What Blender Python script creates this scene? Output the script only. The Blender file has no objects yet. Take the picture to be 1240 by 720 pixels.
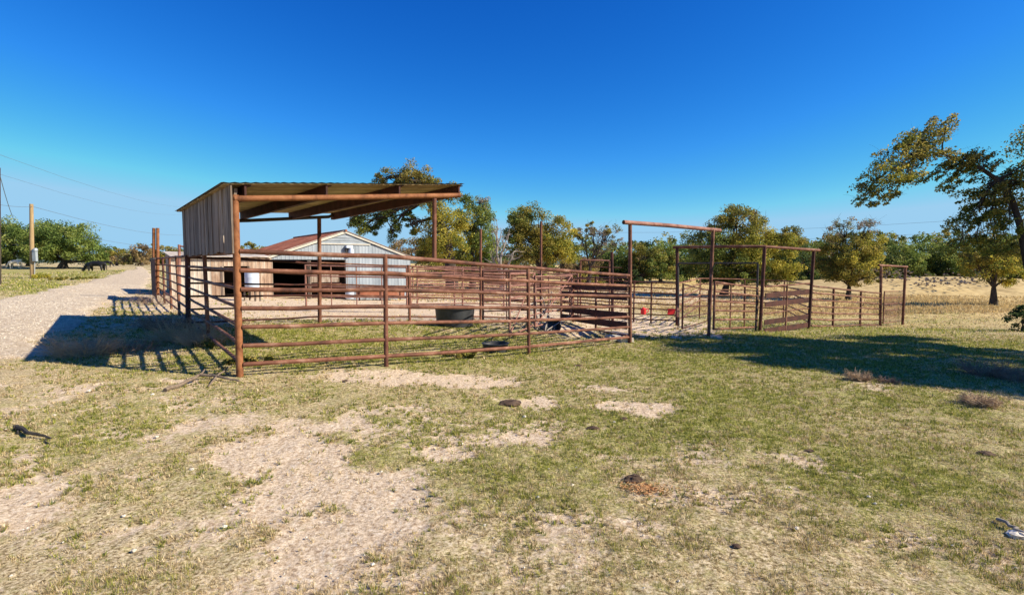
import bpy, math, random
import numpy as np
from mathutils import Vector, Matrix
random.seed(7); rng = np.random.default_rng(7)
R = math.radians
sc = bpy.context.scene
C = sc.collection

# ------------------------------------------------------------------ camera, sky, sun, exposure
FPX, CX, CY, PITCH, EYE = 640.0, 620.0, 360.0, math.atan(42 / 640.0), 1.6
cam_d = bpy.data.cameras.new('camera'); cam = bpy.data.objects.new('camera', cam_d); C.objects.link(cam)
cam.location = (0, 0, EYE); cam.rotation_euler = (math.pi / 2 - PITCH, 0, 0)
cam_d.sensor_width = 36; cam_d.lens = 36 * FPX / 1240.0
cam_d.clip_start = 0.05; cam_d.clip_end = 9000
sc.camera = cam

SUN_EL, SUN_AZ = R(35), R(103)          # azimuth clockwise from +Y
w = bpy.data.worlds.new("World"); sc.world = w; w.use_nodes = True
nt = w.node_tree; nt.nodes.clear()
sky = nt.nodes.new('ShaderNodeTexSky'); sky.sky_type = 'NISHITA'; sky.sun_disc = False
sky.sun_elevation = SUN_EL; sky.sun_rotation = SUN_AZ; sky.altitude = 200
sky.air_density = 1.0; sky.dust_density = 0.0; sky.ozone_density = 3.2
SKY_S = 0.13
bg = nt.nodes.new('ShaderNodeBackground'); bg.inputs['Strength'].default_value = SKY_S
wo = nt.nodes.new('ShaderNodeOutputWorld')
sx = nt.nodes.new('ShaderNodeSeparateColor'); cx_ = nt.nodes.new('ShaderNodeCombineColor'); nt.links.new(sky.outputs[0], sx.inputs[0])
for ch, (kk, gg) in enumerate([(.97, 2.7), (.68, 1.55), (.76, 1.0)]):    # deeper, more saturated clear-sky blue
    pw = nt.nodes.new('ShaderNodeMath'); pw.operation = 'POWER'; pw.inputs[1].default_value = gg; nt.links.new(sx.outputs[ch], pw.inputs[0])
    ml = nt.nodes.new('ShaderNodeMath'); ml.operation = 'MULTIPLY'; ml.inputs[1].default_value = kk * SKY_S ** (gg - 1); nt.links.new(pw.outputs[0], ml.inputs[0])
    mn = nt.nodes.new('ShaderNodeMath'); mn.operation = 'MINIMUM'; mn.inputs[1].default_value = [.20, .37, .52][ch] / SKY_S; nt.links.new(ml.outputs[0], mn.inputs[0])
    nt.links.new(mn.outputs[0], cx_.inputs[ch])
nt.links.new(cx_.outputs[0], bg.inputs[0]); nt.links.new(bg.outputs[0], wo.inputs[0])
sl = bpy.data.lights.new('sun', 'SUN'); sl.energy = 5.0; sl.angle = R(0.53); sl.color = (1.0, 0.90, 0.72)
so = bpy.data.objects.new('sun', sl); C.objects.link(so)
sdir = Vector((math.sin(SUN_AZ) * math.cos(SUN_EL), math.cos(SUN_AZ) * math.cos(SUN_EL), math.sin(SUN_EL)))
so.rotation_euler = sdir.to_track_quat('Z', 'Y').to_euler(); so.location = (30, -10, 30)
vs = sc.view_settings; vs.view_transform = 'Standard'; vs.look = 'None'; vs.gamma = 1; vs.exposure = 0.75; vs.use_curve_mapping = False
sc.cycles.max_bounces = 6; sc.cycles.transparent_max_bounces = 8

# ------------------------------------------------------------------ measured points of the place
cp, sp_ = math.cos(PITCH), math.sin(PITCH)
def at(px, py, Y):
    """world point at depth Y seen at photo pixel"""
    u = (px - CX) / FPX; v = (CY - py) / FPX
    t = Y / (v * sp_ + cp)
    return Vector((u * t, Y, EYE + t * (v * cp - sp_)))

FRONT = [(290, 304, 441, 6.77), (466, 310, 431, 7.67), (640, 324, 419.5, 9.72), (763, 333.5, 408, 12.2)]
LEFT = [(x, 304 + (290 - x) * .09, 441 - (290 - x) * .86, 928.0 / (137 - (290 - x) * .95)) for x in (290, 248, 228, 214, 205, 197, 190)]
ctrl = []
for (px, yt, yb, Y) in FRONT + LEFT[1:]:
    p = at(px, yb, Y); ctrl.append((p.x, p.y, p.z - .16))
for (px, py, Y) in [(860, 407, 13.6), (921, 402, 17.4), (820, 394, 19), (980, 398, 18.7), (1010, 397, 21.3), (1066, 395, 24.4), (1095, 391, 26),
                    (387, 391, 13.67), (495, 389, 14.4), (582, 386, 15.5), (330, 361, 27.7), (490, 362, 32.3), (200, 357, 24.8),
                    (870, 357, 48), (1028, 361, 45), (1205, 369, 36), (115, 333, 62), (18, 326.5, 85), (39, 337, 40), (75, 324, 90),
                    (165, 321.5, 105), (900, 343, 75), (1100, 342, 80), (620, 343, 70), (150, 328, 60), (60, 352, 26), (0, 365, 20), (1235, 402, 17),
                    (655, 390, 15), (400, 345, 45)]:
    p = at(px, py, Y); ctrl.append(tuple(p))
for p in [(-6.95, 7.6, .2), (-9.9, 13, .26), (0, 2, 0), (-3, 2.5, .0), (3, 2.5, 0), (0, -4, 0), (-8, -4, 0.1), (8, -4, -.1), (6, 6.2, -.05), (0, 5, .03), (5.4, 9, -.15), (12, 11, -.4), (15, 5, -.3), (-14, 3, .2),
          (-90, 60, 1.2), (90, 60, -2), (40, 40, -1.7), (-50, 20, .6), (60, -10, -1), (-60, -20, .5)]:
    ctrl.append(p)
ct = np.array(ctrl)
def _phi(r): return np.where(r > 1e-9, r * r * np.log(r + 1e-12), 0)
n = len(ct); Dm = np.hypot(ct[:, None, 0] - ct[None, :, 0], ct[:, None, 1] - ct[None, :, 1])
Am = np.zeros((n + 3, n + 3)); Am[:n, :n] = _phi(Dm) + np.eye(n) * 1.5
Am[:n, n] = 1; Am[:n, n + 1:] = ct[:, :2]; Am[n, :n] = 1; Am[n + 1:, :n] = ct[:, :2].T
sol = np.linalg.solve(Am, np.concatenate([ct[:, 2], [0, 0, 0]]))

def hash2(ix, iy, s):
    h = (ix.astype(np.int64) * 374761393 + iy.astype(np.int64) * 668265263 + s * 2147483647) & 0xffffffff
    h = ((h ^ (h >> 13)) * 1274126177) & 0xffffffff
    return ((h ^ (h >> 16)) & 0xffff) / 65535.0
def vnoise(x, y, s=0):
    ix = np.floor(x); iy = np.floor(y); fx = x - ix; fy = y - iy
    fx = fx * fx * (3 - 2 * fx); fy = fy * fy * (3 - 2 * fy)
    a = hash2(ix, iy, s); b = hash2(ix + 1, iy, s); c = hash2(ix, iy + 1, s); d = hash2(ix + 1, iy + 1, s)
    return (a * (1 - fx) + b * fx) * (1 - fy) + (c * (1 - fx) + d * fx) * fy
def fbm(x, y, s=0, o=4):
    t = 0; a = .5
    for k in range(o): t = t + a * vnoise(x * 2 ** k, y * 2 ** k, s + k); a *= .5
    return t / (1 - .5 ** o)

def gzA(x, y):
    x = np.asarray(x, float); y = np.asarray(y, float); sh = x.shape
    xf = x.ravel(); yf = y.ravel(); out = np.zeros(len(xf))
    r = np.hypot(xf, yf); m = r < 170
    for i in range(0, len(xf), 20000):
        s = slice(i, i + 20000); mm = m[s]
        if not mm.any(): continue
        X = xf[s][mm]; Y = yf[s][mm]
        d = np.hypot(X[:, None] - ct[None, :, 0], Y[:, None] - ct[None, :, 1])
        o = out[s]; o[mm] = _phi(d) @ sol[:n] + sol[n] + sol[n + 1] * X + sol[n + 2] * Y; out[s] = o
    far = np.clip(-xf * .01, -2.2, 1.5)
    k = np.clip((r - 95) / 60, 0, 1); k = k * k * (3 - 2 * k)
    out = np.clip(out, -3.5, 3) * (1 - k) + far * k
    out = out + (fbm(xf * .9, yf * .9, 5, 3) - .5) * .05
    return out.reshape(sh)
def gz(x, y): return float(gzA(np.array([x]), np.array([y]))[0])
def G(px, py):
    """ground point under a photo pixel"""
    Ys = np.geomspace(1.2, 160, 500)
    a = at(px, py, 1.0); dx = a.x; dz = a.z - EYE
    g = gzA(dx * Ys, Ys); h = EYE + dz * Ys - g
    k = np.argmax(h < 0) if (h < 0).any() else len(Ys) - 1
    if k > 0:
        t = h[k - 1] / (h[k - 1] - h[k] + 1e-9); Y = Ys[k - 1] + (Ys[k] - Ys[k - 1]) * min(max(t, 0), 1)
    else: Y = Ys[0]
    return Vector((dx * Y, Y, gz(dx * Y, Y)))

# ------------------------------------------------------------------ materials
MATS = {}
def ramp_mat(name, cols, scale=6, rough=.8, metal=0, bump=.2, bscale=60, stretch=(1, 1, 1), coord='Object', detail=6, rand=.0, spec=.3, dist=0.4, bd=.01):
    m = bpy.data.materials.new(name); m.use_nodes = True; t = m.node_tree; b = t.nodes['Principled BSDF']
    b.inputs['Roughness'].default_value = rough; b.inputs['Metallic'].default_value = metal
    b.inputs['Specular IOR Level'].default_value = spec
    tc = t.nodes.new('ShaderNodeTexCoord'); mp = t.nodes.new('ShaderNodeMapping'); mp.inputs['Scale'].default_value = stretch
    t.links.new(tc.outputs[coord], mp.inputs[0])
    oi = t.nodes.new('ShaderNodeObjectInfo'); mu = t.nodes.new('ShaderNodeVectorMath'); mu.operation = 'SCALE'
    cv = t.nodes.new('ShaderNodeCombineXYZ')
    for i in range(3): t.links.new(oi.outputs['Random'], cv.inputs[i])
    t.links.new(cv.outputs[0], mu.inputs[0]); mu.inputs['Scale'].default_value = 17.0
    ad = t.nodes.new('ShaderNodeVectorMath'); ad.operation = 'ADD'; t.links.new(mp.outputs[0], ad.inputs[0]); t.links.new(mu.outputs[0], ad.inputs[1])
    nz = t.nodes.new('ShaderNodeTexNoise'); nz.inputs['Scale'].default_value = scale; nz.inputs['Detail'].default_value = detail; nz.inputs['Roughness'].default_value = .65
    nz.inputs['Distortion'].default_value = dist
    t.links.new(ad.outputs[0], nz.inputs['Vector'])
    cr = t.nodes.new('ShaderNodeValToRGB'); t.links.new(nz.outputs[0], cr.inputs[0])
    e = cr.color_ramp.elements; k = len(cols)
    while len(e) < k: e.new(.5)
    for i, c in enumerate(cols):
        e[i].position = .3 + .4 * i / (k - 1); e[i].color = (*c, 1)
    src = cr.outputs[0]
    if rand:
        hsv = t.nodes.new('ShaderNodeHueSaturation'); mr = t.nodes.new('ShaderNodeMapRange')
        mr.inputs['To Min'].default_value = 1 - rand; mr.inputs['To Max'].default_value = 1 + rand
        t.links.new(oi.outputs['Random'], mr.inputs[0]); t.links.new(mr.outputs[0], hsv.inputs['Value']); t.links.new(src, hsv.inputs['Color']); src = hsv.outputs[0]
    t.links.new(src, b.inputs['Base Color'])
    if bump:
        n2 = t.nodes.new('ShaderNodeTexNoise'); n2.inputs['Scale'].default_value = bscale; n2.inputs['Detail'].default_value = 4
        t.links.new(ad.outputs[0], n2.inputs['Vector'])
        bp = t.nodes.new('ShaderNodeBump'); bp.inputs['Strength'].default_value = bump; bp.inputs['Distance'].default_value = bd
        t.links.new(n2.outputs[0], bp.inputs['Height']); t.links.new(bp.outputs[0], b.inputs['Normal'])
    MATS[name] = m; return m
rust = ramp_mat('rusty_pipe', [(.04, .017, .012), (.125, .048, .028), (.20, .085, .05), (.34, .20, .14)], 3.2, .75, 0, .3, 40, rand=.14)
rust_or = ramp_mat('orange_rust_pipe', [(.09, .03, .012), (.23, .088, .034), (.32, .14, .06)], 6, .75, 0, .3, 50, rand=.08)
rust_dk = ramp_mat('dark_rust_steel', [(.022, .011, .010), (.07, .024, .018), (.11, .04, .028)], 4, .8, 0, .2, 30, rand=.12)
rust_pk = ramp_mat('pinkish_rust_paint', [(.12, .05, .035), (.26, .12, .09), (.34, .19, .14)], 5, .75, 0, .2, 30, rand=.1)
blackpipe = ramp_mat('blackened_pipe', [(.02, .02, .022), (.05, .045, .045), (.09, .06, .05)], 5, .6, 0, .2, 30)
greywood = ramp_mat('weathered_grey_wood', [(.05, .03, .02), (.18, .13, .095), (.28, .225, .18), (.42, .36, .30)], 3, .9, 0, .5, 12, (6, 6, .5), rand=.38, bd=.02)
deckwood = ramp_mat('roof_deck_wood', [(.18, .11, .05), (.42, .31, .16), (.56, .43, .25)], 2.2, .9, 0, .4, 10, (.5, .5, 4), rand=.2)
rustroof = ramp_mat('rusted_roof_tin', [(.13, .04, .02), (.25, .08, .04), (.30, .11, .06), (.36, .24, .18)], 1.6, .75, 0, .2, 8, (1, 1, 1), rand=.18)
greytin = ramp_mat('grey_painted_tin', [(.20, .23, .26), (.28, .315, .35), (.34, .37, .40)], 1.2, .6, 0, .15, 6, (1, 1, .4), rand=.12)
paletin = ramp_mat('pale_rust_streaked_tin', [(.26, .15, .09), (.42, .34, .26), (.52, .47, .40), (.58, .54, .48)], 1.5, .7, 0, .2, 8, (2.5, 2.5, .6), rand=.2)
rusttin = ramp_mat('rust_stained_tin', [(.20, .12, .08), (.34, .23, .16), (.48, .40, .32)], 1.5, .7, 0, .2, 8, (2.5, 2.5, .6), rand=.2)
darktin = ramp_mat('dull_brown_grey_tin', [(.05, .04, .035), (.11, .09, .08), (.16, .14, .12)], 2, .7, 0, .2, 8)
whitetrim = ramp_mat('cream_trim_paint', [(.46, .42, .34), (.62, .58, .50)], 3, .6, 0, .1, 20)
whitepl = ramp_mat('white_plastic', [(.46, .54, .66), (.58, .64, .74)], 2, .45, 0, .05, 10, spec=.5)
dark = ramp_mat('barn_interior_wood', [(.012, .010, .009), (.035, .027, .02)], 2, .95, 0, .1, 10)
blackpl = ramp_mat('black_rubber', [(.018, .019, .022), (.045, .048, .054)], 6, .5, 0, .15, 40, spec=.5)
redpl = ramp_mat('red_plastic', [(.62, .02, .025), (.75, .04, .04)], 4, .45, 0, .05, 20)
polewood = ramp_mat('tan_pole_wood', [(.26, .17, .08), (.42, .30, .16)], 3, .9, 0, .3, 20, (6, 6, .4))
bark = ramp_mat('oak_bark', [(.018, .014, .011), (.055, .042, .032), (.10, .082, .065)], 5, .95, 0, .7, 18, (1, 1, .35), bd=.04)
palebark = ramp_mat('grey_bare_wood', [(.20, .17, .14), (.36, .32, .28)], 5, .95, 0, .4, 18)
whitecow = ramp_mat('cream_hide', [(.55, .48, .38), (.7, .64, .54)], 2, .8, 0, 0)
blackcow = ramp_mat('black_hide', [(.008, .008, .009), (.02, .018, .017)], 2, .6, 0, 0)
wiremat = ramp_mat('wire', [(.10, .13, .17), (.16, .20, .25)], 2, .6, 0, 0)
metalbox = ramp_mat('galvanised_box', [(.32, .36, .38), (.44, .48, .5)], 4, .5, .3, .1, 10)
stonem = ramp_mat('limestone', [(.42, .36, .28), (.62, .56, .46), (.72, .68, .6)], 7, .9, 0, .4, 30, rand=.15)
dungm = ramp_mat('dark_dung', [(.03, .018, .012), (.09, .055, .035), (.15, .10, .06)], 12, .95, 0, .6, 60)
strawm = ramp_mat('orange_straw', [(.30, .13, .05), (.46, .24, .10), (.55, .36, .18)], 15, .95, 0, .4, 60)
twigm = ramp_mat('dry_twig', [(.13, .085, .055), (.26, .17, .12), (.36, .27, .19)], 8, .95, 0, 0, rand=.15)
twigp = ramp_mat('pink_dry_weed', [(.36, .24, .14), (.55, .41, .26)], 8, .95, 0, 0, rand=.1)
greystick = ramp_mat('charred_stick', [(.02, .017, .015), (.07, .06, .05)], 12, .9, 0, .3, 40)
deadwood = ramp_mat('dead_branch_wood', [(.12, .085, .06), (.25, .19, .14)], 9, .9, 0, .5, 40, (3, 3, 3))

def attr_mat(name, trans=.25, rough=.7, attr='col'):
    m = bpy.data.materials.new(name); m.use_nodes = True; t = m.node_tree; b = t.nodes['Principled BSDF']
    b.inputs['Roughness'].default_value = rough; b.inputs['Specular IOR Level'].default_value = .25
    a = t.nodes.new('ShaderNodeAttribute'); a.attribute_name = attr
    t.links.new(a.outputs['Color'], b.inputs['Base Color'])
    tr = t.nodes.new('ShaderNodeBsdfTranslucent'); t.links.new(a.outputs['Color'], tr.inputs[0])
    mx = t.nodes.new('ShaderNodeMixShader'); mx.inputs[0].default_value = trans
    t.links.new(b.outputs[0], mx.inputs[1]); t.links.new(tr.outputs[0], mx.inputs[2]); t.links.new(mx.outputs[0], t.nodes['Material Output'].inputs[0])
    return m
leafm = attr_mat('leaves', .45); grassm = attr_mat('grass_blades', .35, .8)

# ------------------------------------------------------------------ object helpers
def tag(o, label=None, cat=None, group=None, kind=None):
    if label: o['label'] = label
    if cat: o['category'] = cat
    if group: o['group'] = group
    if kind: o['kind'] = kind
    return o
def empty(name, loc, label, cat, group=None):
    o = bpy.data.objects.new(name, None); C.objects.link(o); o.location = loc; o.empty_display_size = .2
    o['_loc'] = tuple(loc)
    return tag(o, label, cat, group)
ORIG = {}
def origin(o):
    p = Vector((0, 0, 0))
    while o is not None: p = p + o.location; o = o.parent
    return p
class MB:
    def __init__(s): s.v = []; s.f = []
    def add(s, vs, fs):
        b = len(s.v); s.v += [tuple(v) for v in vs]; s.f += [tuple(b + i for i in f) for f in fs]; return s
    def tube(s, pts, rad, n=8, cap=True):
        pts = [Vector(p) for p in pts]; m = len(pts)
        if not hasattr(rad, '__len__'): rad = [rad] * m
        t0 = (pts[1] - pts[0]).normalized()
        up = Vector((0, 0, 1)) if abs(t0.z) < .9 else Vector((1, 0, 0))
        a = t0.cross(up).normalized(); vs = []; fs = []
        for i, p in enumerate(pts):
            t = (pts[min(i + 1, m - 1)] - pts[max(i - 1, 0)]).normalized()
            a = (a - t * a.dot(t)).normalized(); b = t.cross(a)
            for k in range(n):
                an = 2 * math.pi * k / n
                vs.append(p + (a * math.cos(an) + b * math.sin(an)) * rad[i])
        for i in range(m - 1):
            for k in range(n):
                fs.append((i * n + k, i * n + (k + 1) % n, (i + 1) * n + (k + 1) % n, (i + 1) * n + k))
        if cap: fs.append(tuple(range(n - 1, -1, -1))); fs.append(tuple((m - 1) * n + k for k in range(n)))
        return s.add(vs, fs)
    def box(s, c, ax, ay, az):
        """centre and three half-axis vectors"""
        c = Vector(c); ax = Vector(ax); ay = Vector(ay); az = Vector(az)
        vs = [c + ax * i + ay * j + az * k for i in (-1, 1) for j in (-1, 1) for k in (-1, 1)]
        return s.add(vs, [(0, 1, 3, 2), (4, 6, 7, 5), (0, 4, 5, 1), (2, 3, 7, 6), (0, 2, 6, 4), (1, 5, 7, 3)])
    def bar(s, a, b, wd, hd):
        """rectangular bar a->b, half width wd (horizontal), half height hd"""
        a = Vector(a); b = Vector(b); d = (b - a); t = d.normalized()
        sd = t.cross(Vector((0, 0, 1)));
        if sd.length < 1e-4: sd = Vector((1, 0, 0))
        sd.normalize(); u = sd.cross(t)
        return s.box((a + b) / 2, d / 2, sd * wd, u * hd)
    def lathe(s, c, prof, n=24, ex=1, ey=1):
        vs = []; fs = []
        for (r, z) in prof:
            for k in range(n):
                an = 2 * math.pi * k / n; vs.append((c[0] + r * ex * math.cos(an), c[1] + r * ey * math.sin(an), c[2] + z))
        for i in range(len(prof) - 1):
            for k in range(n): fs.append((i * n + k, i * n + (k + 1) % n, (i + 1) * n + (k + 1) % n, (i + 1) * n + k))
        return s.add(vs, fs)
    def build(s, name, mat, parent=None, smooth=True, label=None, cat=None, group=None, kind=None, loc=None):
        me = bpy.data.meshes.new(name)
        if parent is None and loc is None: loc = s.v[0] if kind != 'structure' else (0, 0, 0)
        off = origin(parent) if parent is not None else Vector(loc)
        if parent is not None and loc is not None: off = Vector(loc)
        me.from_pydata([(v[0] - off.x, v[1] - off.y, v[2] - off.z) for v in s.v], [], s.f)
        me.materials.append(mat)
        if smooth:
            me.polygons.foreach_set('use_smooth', [True] * len(me.polygons))
            try: me.set_sharp_from_angle(angle=R(40))
            except Exception: pass
        o = bpy.data.objects.new(name, me); C.objects.link(o)
        if parent is not None:
            o.parent = parent; o.location = off - origin(parent) if loc is not None else (0, 0, 0)
        else: o.location = off
        return tag(o, label, cat, group, kind)

def np_mesh(name, V, F, mat, col=None, loc=(0, 0, 0), parent=None, k=3):
    """fast mesh: V (n,3) float, F (m,k) int, col per vertex (n,3)"""
    me = bpy.data.meshes.new(name); loc = np.array(loc, float)
    me.vertices.add(len(V)); me.vertices.foreach_set('co', (V - loc).astype(np.float32).ravel())
    m = len(F); me.loops.add(m * k); me.loops.foreach_set('vertex_index', F.astype(np.int32).ravel())
    me.polygons.add(m); me.polygons.foreach_set('loop_start', np.arange(0, m * k, k, dtype=np.int32))
    me.update(calc_edges=True)
    if col is not None:
        a = me.color_attributes.new('col', 'FLOAT_COLOR', 'POINT')
        a.data.foreach_set('color', np.concatenate([col, np.ones((len(V), 1))], 1).astype(np.float32).ravel())
    me.materials.append(mat)
    o = bpy.data.objects.new(name, me); C.objects.link(o)
    if parent is not None: o.parent = parent; o.location = Vector(loc) - origin(parent)
    else: o.location = loc
    return o

# ------------------------------------------------------------------ ground masks
BARE = [(400, 625, 150, 90, .60), (50, 620, 100, 50, .45), (1090, 680, 140, 35, .38), (620, 510, 140, 30, .42), (150, 500, 140, 30, .38), (700, 670, 180, 40, .30), (900, 580, 120, 50, .3), (345, 555, 75, 26, 1.15), (390, 590, 95, 28, 1.05), (440, 600, 85, 26, .95), (340, 615, 80, 24, .8), (410, 650, 95, 34, 1.0), (440, 695, 90, 30, .9), (270, 640, 50, 12, .6), (300, 690, 60, 30, .4), (30, 605, 60, 22, 1.1), (160, 645, 60, 10, .5), (70, 650, 50, 12, .5),
        (510, 457, 88, 8, 1.3), (430, 461, 40, 3, .8), (395, 515, 70, 7, 1.0), (540, 548, 50, 9, .9), (590, 533, 50, 9, .8), (655, 529, 28, 7, 1.2), (770, 492, 34, 6, 1.3), (640, 488, 40, 7, .8),
        (212, 463, 26, 5, 1.3), (130, 575, 60, 10, .45), (700, 640, 80, 20, .35), (1060, 468, 50, 5, .9), (720, 470, 40, 6, .6), (1095, 690, 90, 16, .5), (850, 570, 60, 12, .3),
        (480, 370, 250, 22, 1.0), (560, 352, 330, 9, .8), (330, 425, 70, 7, .5), (450, 408, 60, 7, .45), (800, 398, 60, 12, 1.3), (590, 415, 30, 3, .5), (250, 350, 70, 16, .8), (300, 520, 60, 9, .4),
        (920, 505, 60, 6, .3), (1010, 560, 70, 9, .3), (60, 540, 60, 10, .3), (700, 400, 40, 10, .8), (80, 470, 80, 8, .45)]
GREEN = [(380, 412, 160, 14, 1.0), (560, 412, 90, 14, .95), (330, 437, 60, 8, .9), (600, 424, 80, 6, .9), (40, 345, 90, 9, 1.0), (100, 333, 70, 5, .9), (20, 330, 60, 4, .9), (150, 372, 26, 12, .8), (900, 500, 420, 90, .55), (250, 480, 200, 40, .3), (420, 430, 150, 10, .9), (470, 398, 140, 9, .9), (620, 408, 60, 12, .9), (980, 425, 260, 40, 1.0), (900, 380, 120, 12, .6), (1120, 380, 110, 18, .7), (250, 435, 40, 20, .8), (400, 480, 140, 12, .5), (170, 520, 90, 20, .35),
         (450, 552, 40, 14, .5), (1000, 500, 300, 60, .8), (1100, 560, 250, 60, .7), (760, 450, 120, 20, .6), (820, 530, 120, 50, .5), (900, 620, 250, 60, .35), (560, 580, 140, 60, .3), (120, 440, 70, 8, .3), (520, 348, 100, 5, .7), (880, 620, 200, 60, .2)]
def to_ell(L):
    out = []
    for (px, py, rx, ry, s) in L:
        c = G(px, py); a = G(px, py - ry); b = G(px, min(py + ry, 719)); e = G(px + rx, py)
        out.append((c.x, c.y, max(abs(e.x - c.x), .05), max(abs(a.y - c.y), .05), max(abs(c.y - b.y), .05), s, c.x / max(c.y, 1)))
    return out
BW = to_ell(BARE); GW = to_ell(GREEN); GS = to_ell([g for g in GREEN if g[4] > .85] + [(380, 425, 110, 9, .9), (450, 552, 34, 12, .8), (200, 610, 50, 14, .5), (600, 580, 60, 30, .4)])
def esum(E, x, y):
    t = np.zeros_like(x)
    for (cx, cy, rx, rf, rn, s, sh) in E:
        dy = y - cy; dx = x - cx - dy * sh
        q = (dx / rx) ** 2 + (dy / np.where(dy > 0, rf, rn)) ** 2
        t = np.maximum(t, s * np.exp(-(q ** 1.7) * .5) * (q < 9))
    return t
def masks(x, y):
    r = np.hypot(x, y)
    am = np.clip(r * .10, .1, .9); wx = x + (fbm(x * 1.9, y * 1.9, 20, 3) - .5) * am; wy = y + (fbm(x * 1.9, y * 1.9, 30, 3) - .5) * am
    f = fbm(x * 2.6, y * 2.6, 40, 5); f2 = fbm(x * 1.1, y * 1.1, 60, 3)
    bare = esum(BW, wx, wy) + (f - .5) * 1.15 + (f2 - .5) * .35 - .0 - .5 * esum(GS, x, y)
    bare = np.clip((bare - .12) / .62, 0, 1)
    g = esum(GW, wx, wy) * .85 + (fbm(x * .8, y * .8, 80, 4) - .5) * 1.2 + .16
    g = np.clip(g, 0, 1)
    dry = np.clip((r - 27) / 9 + (fbm(x * .12, y * .25, 90, 3) - .5) * 2, 0, 1) * np.clip((x + 12 + (y - 30) * .25) / 8, 0, 1)
    band = np.clip(1 - np.abs(y - 32 - 2 * vnoise(x * .1, y * 0, 3)) / 2.2, 0, 1) * (x > 8)
    dry = np.maximum(dry, band * .8)
    return bare, g, dry

# road outline (photo pixels on the ground)
RL = [(-160, 400), (-60, 376), (0, 364), (60, 351), (110, 340), (150, 328.5), (166, 323.6), (150, 321.2)]
RR = [(-200, 470), (-80, 446), (34, 432), (104, 388), (128, 362), (180, 350), (184, 333), (172, 322.2)]
RLw = [G(*p) for p in RL]; RRw = [G(*p) for p in RR]
def poly_x(P, y):
    ys = np.array([p.y for p in P]); xs = np.array([p.x for p in P]); o = np.argsort(ys); return np.interp(y, ys[o], xs[o])
def on_road(x, y):
    return (x > poly_x(RLw, y)) & (x < poly_x(RRw, y)) & (x < -5) & (y > 4) & (y < 100)

def ground_material():
    m = bpy.data.materials.new('dry_pasture_ground'); m.use_nodes = True; t = m.node_tree; b = t.nodes['Principled BSDF']
    b.inputs['Roughness'].default_value = .95; b.inputs['Specular IOR Level'].default_value = .1
    L = t.links.new
    a = t.nodes.new('ShaderNodeAttribute'); a.attribute_name = 'mask'
    sep = t.nodes.new('ShaderNodeSeparateColor'); L(a.outputs['Color'], sep.inputs[0])
    tc = t.nodes.new('ShaderNodeTexCoord')
    def noise(scale, det=6, ro=.65, st=(1, 1, 1)):
        mp = t.nodes.new('ShaderNodeMapping'); mp.inputs['Scale'].default_value = st; L(tc.outputs['Object'], mp.inputs[0])
        q = t.nodes.new('ShaderNodeTexNoise'); q.inputs['Scale'].default_value = scale; q.inputs['Detail'].default_value = det; q.inputs['Roughness'].default_value = ro
        L(mp.outputs[0], q.inputs['Vector']); return q.outputs[0]
    def ramp(src, cols, lo=.3, hi=.7):
        cr = t.nodes.new('ShaderNodeValToRGB'); L(src, cr.inputs[0]); e = cr.color_ramp.elements
        while len(e) < len(cols): e.new(.5)
        for i, c in enumerate(cols): e[i].position = lo + (hi - lo) * i / (len(cols) - 1); e[i].color = (*c, 1)
        return cr.outputs[0]
    def mix(f, c1, c2):
        q = t.nodes.new('ShaderNodeMix'); q.data_type = 'RGBA'
        L(f, q.inputs['Factor']); L(c1, q.inputs[6]); L(c2, q.inputs[7]); return q.outputs[2]
    def math_(op, x, y, cl=False):
        q = t.nodes.new('ShaderNodeMath'); q.operation = op; q.use_clamp = cl
        for i, v in enumerate((x, y)):
            if isinstance(v, (int, float)): q.inputs[i].default_value = v
            else: L(v, q.inputs[i])
        return q.outputs[0]
    straw = ramp(noise(42, 7, .78), [(.10, .065, .03), (.36, .27, .14), (.58, .46, .27), (.74, .62, .42)], .40, .60)  # dark stops, here and in green, paint in the shaded gaps between blades
    green = ramp(noise(46, 7, .78), [(.04, .05, .014), (.18, .19, .04), (.34, .33, .08), (.60, .52, .24)], .40, .60)
    dirt = ramp(noise(34, 9, .8), [(.26, .17, .10), (.52, .39, .26), (.68, .54, .38), (.82, .71, .56)], .38, .62)
    mead = ramp(noise(3, 8, .7, (.5, 1.6, 1)), [(.24, .16, .06), (.50, .36, .14), (.64, .48, .21), (.70, .56, .30)])
    gfac = math_('ADD', math_('MULTIPLY', sep.outputs[1], .9), math_('MULTIPLY', math_('SUBTRACT', noise(11, 8, .8), .5), 3.2), True)
    c = mix(gfac, straw, green)
    c = mix(sep.outputs[2], c, mead)
    bf = math_('ADD', sep.outputs[0], math_('MULTIPLY', math_('SUBTRACT', noise(13, 8, .72), .5), 3.4), True)
    bf2 = math_('MULTIPLY', math_('SUBTRACT', bf, .25, ), 2.2, True)
    c = mix(bf2, c, dirt)
    L(c, b.inputs['Base Color'])
    bp = t.nodes.new('ShaderNodeBump'); bp.inputs['Strength'].default_value = .6; bp.inputs['Distance'].default_value = .03
    hgt = math_('ADD', noise(35, 8, .8), math_('MULTIPLY', noise(6, 4, .6), 2.0))
    L(hgt, bp.inputs['Height']); L(bp.outputs[0], b.inputs['Normal'])
    return m

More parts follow.
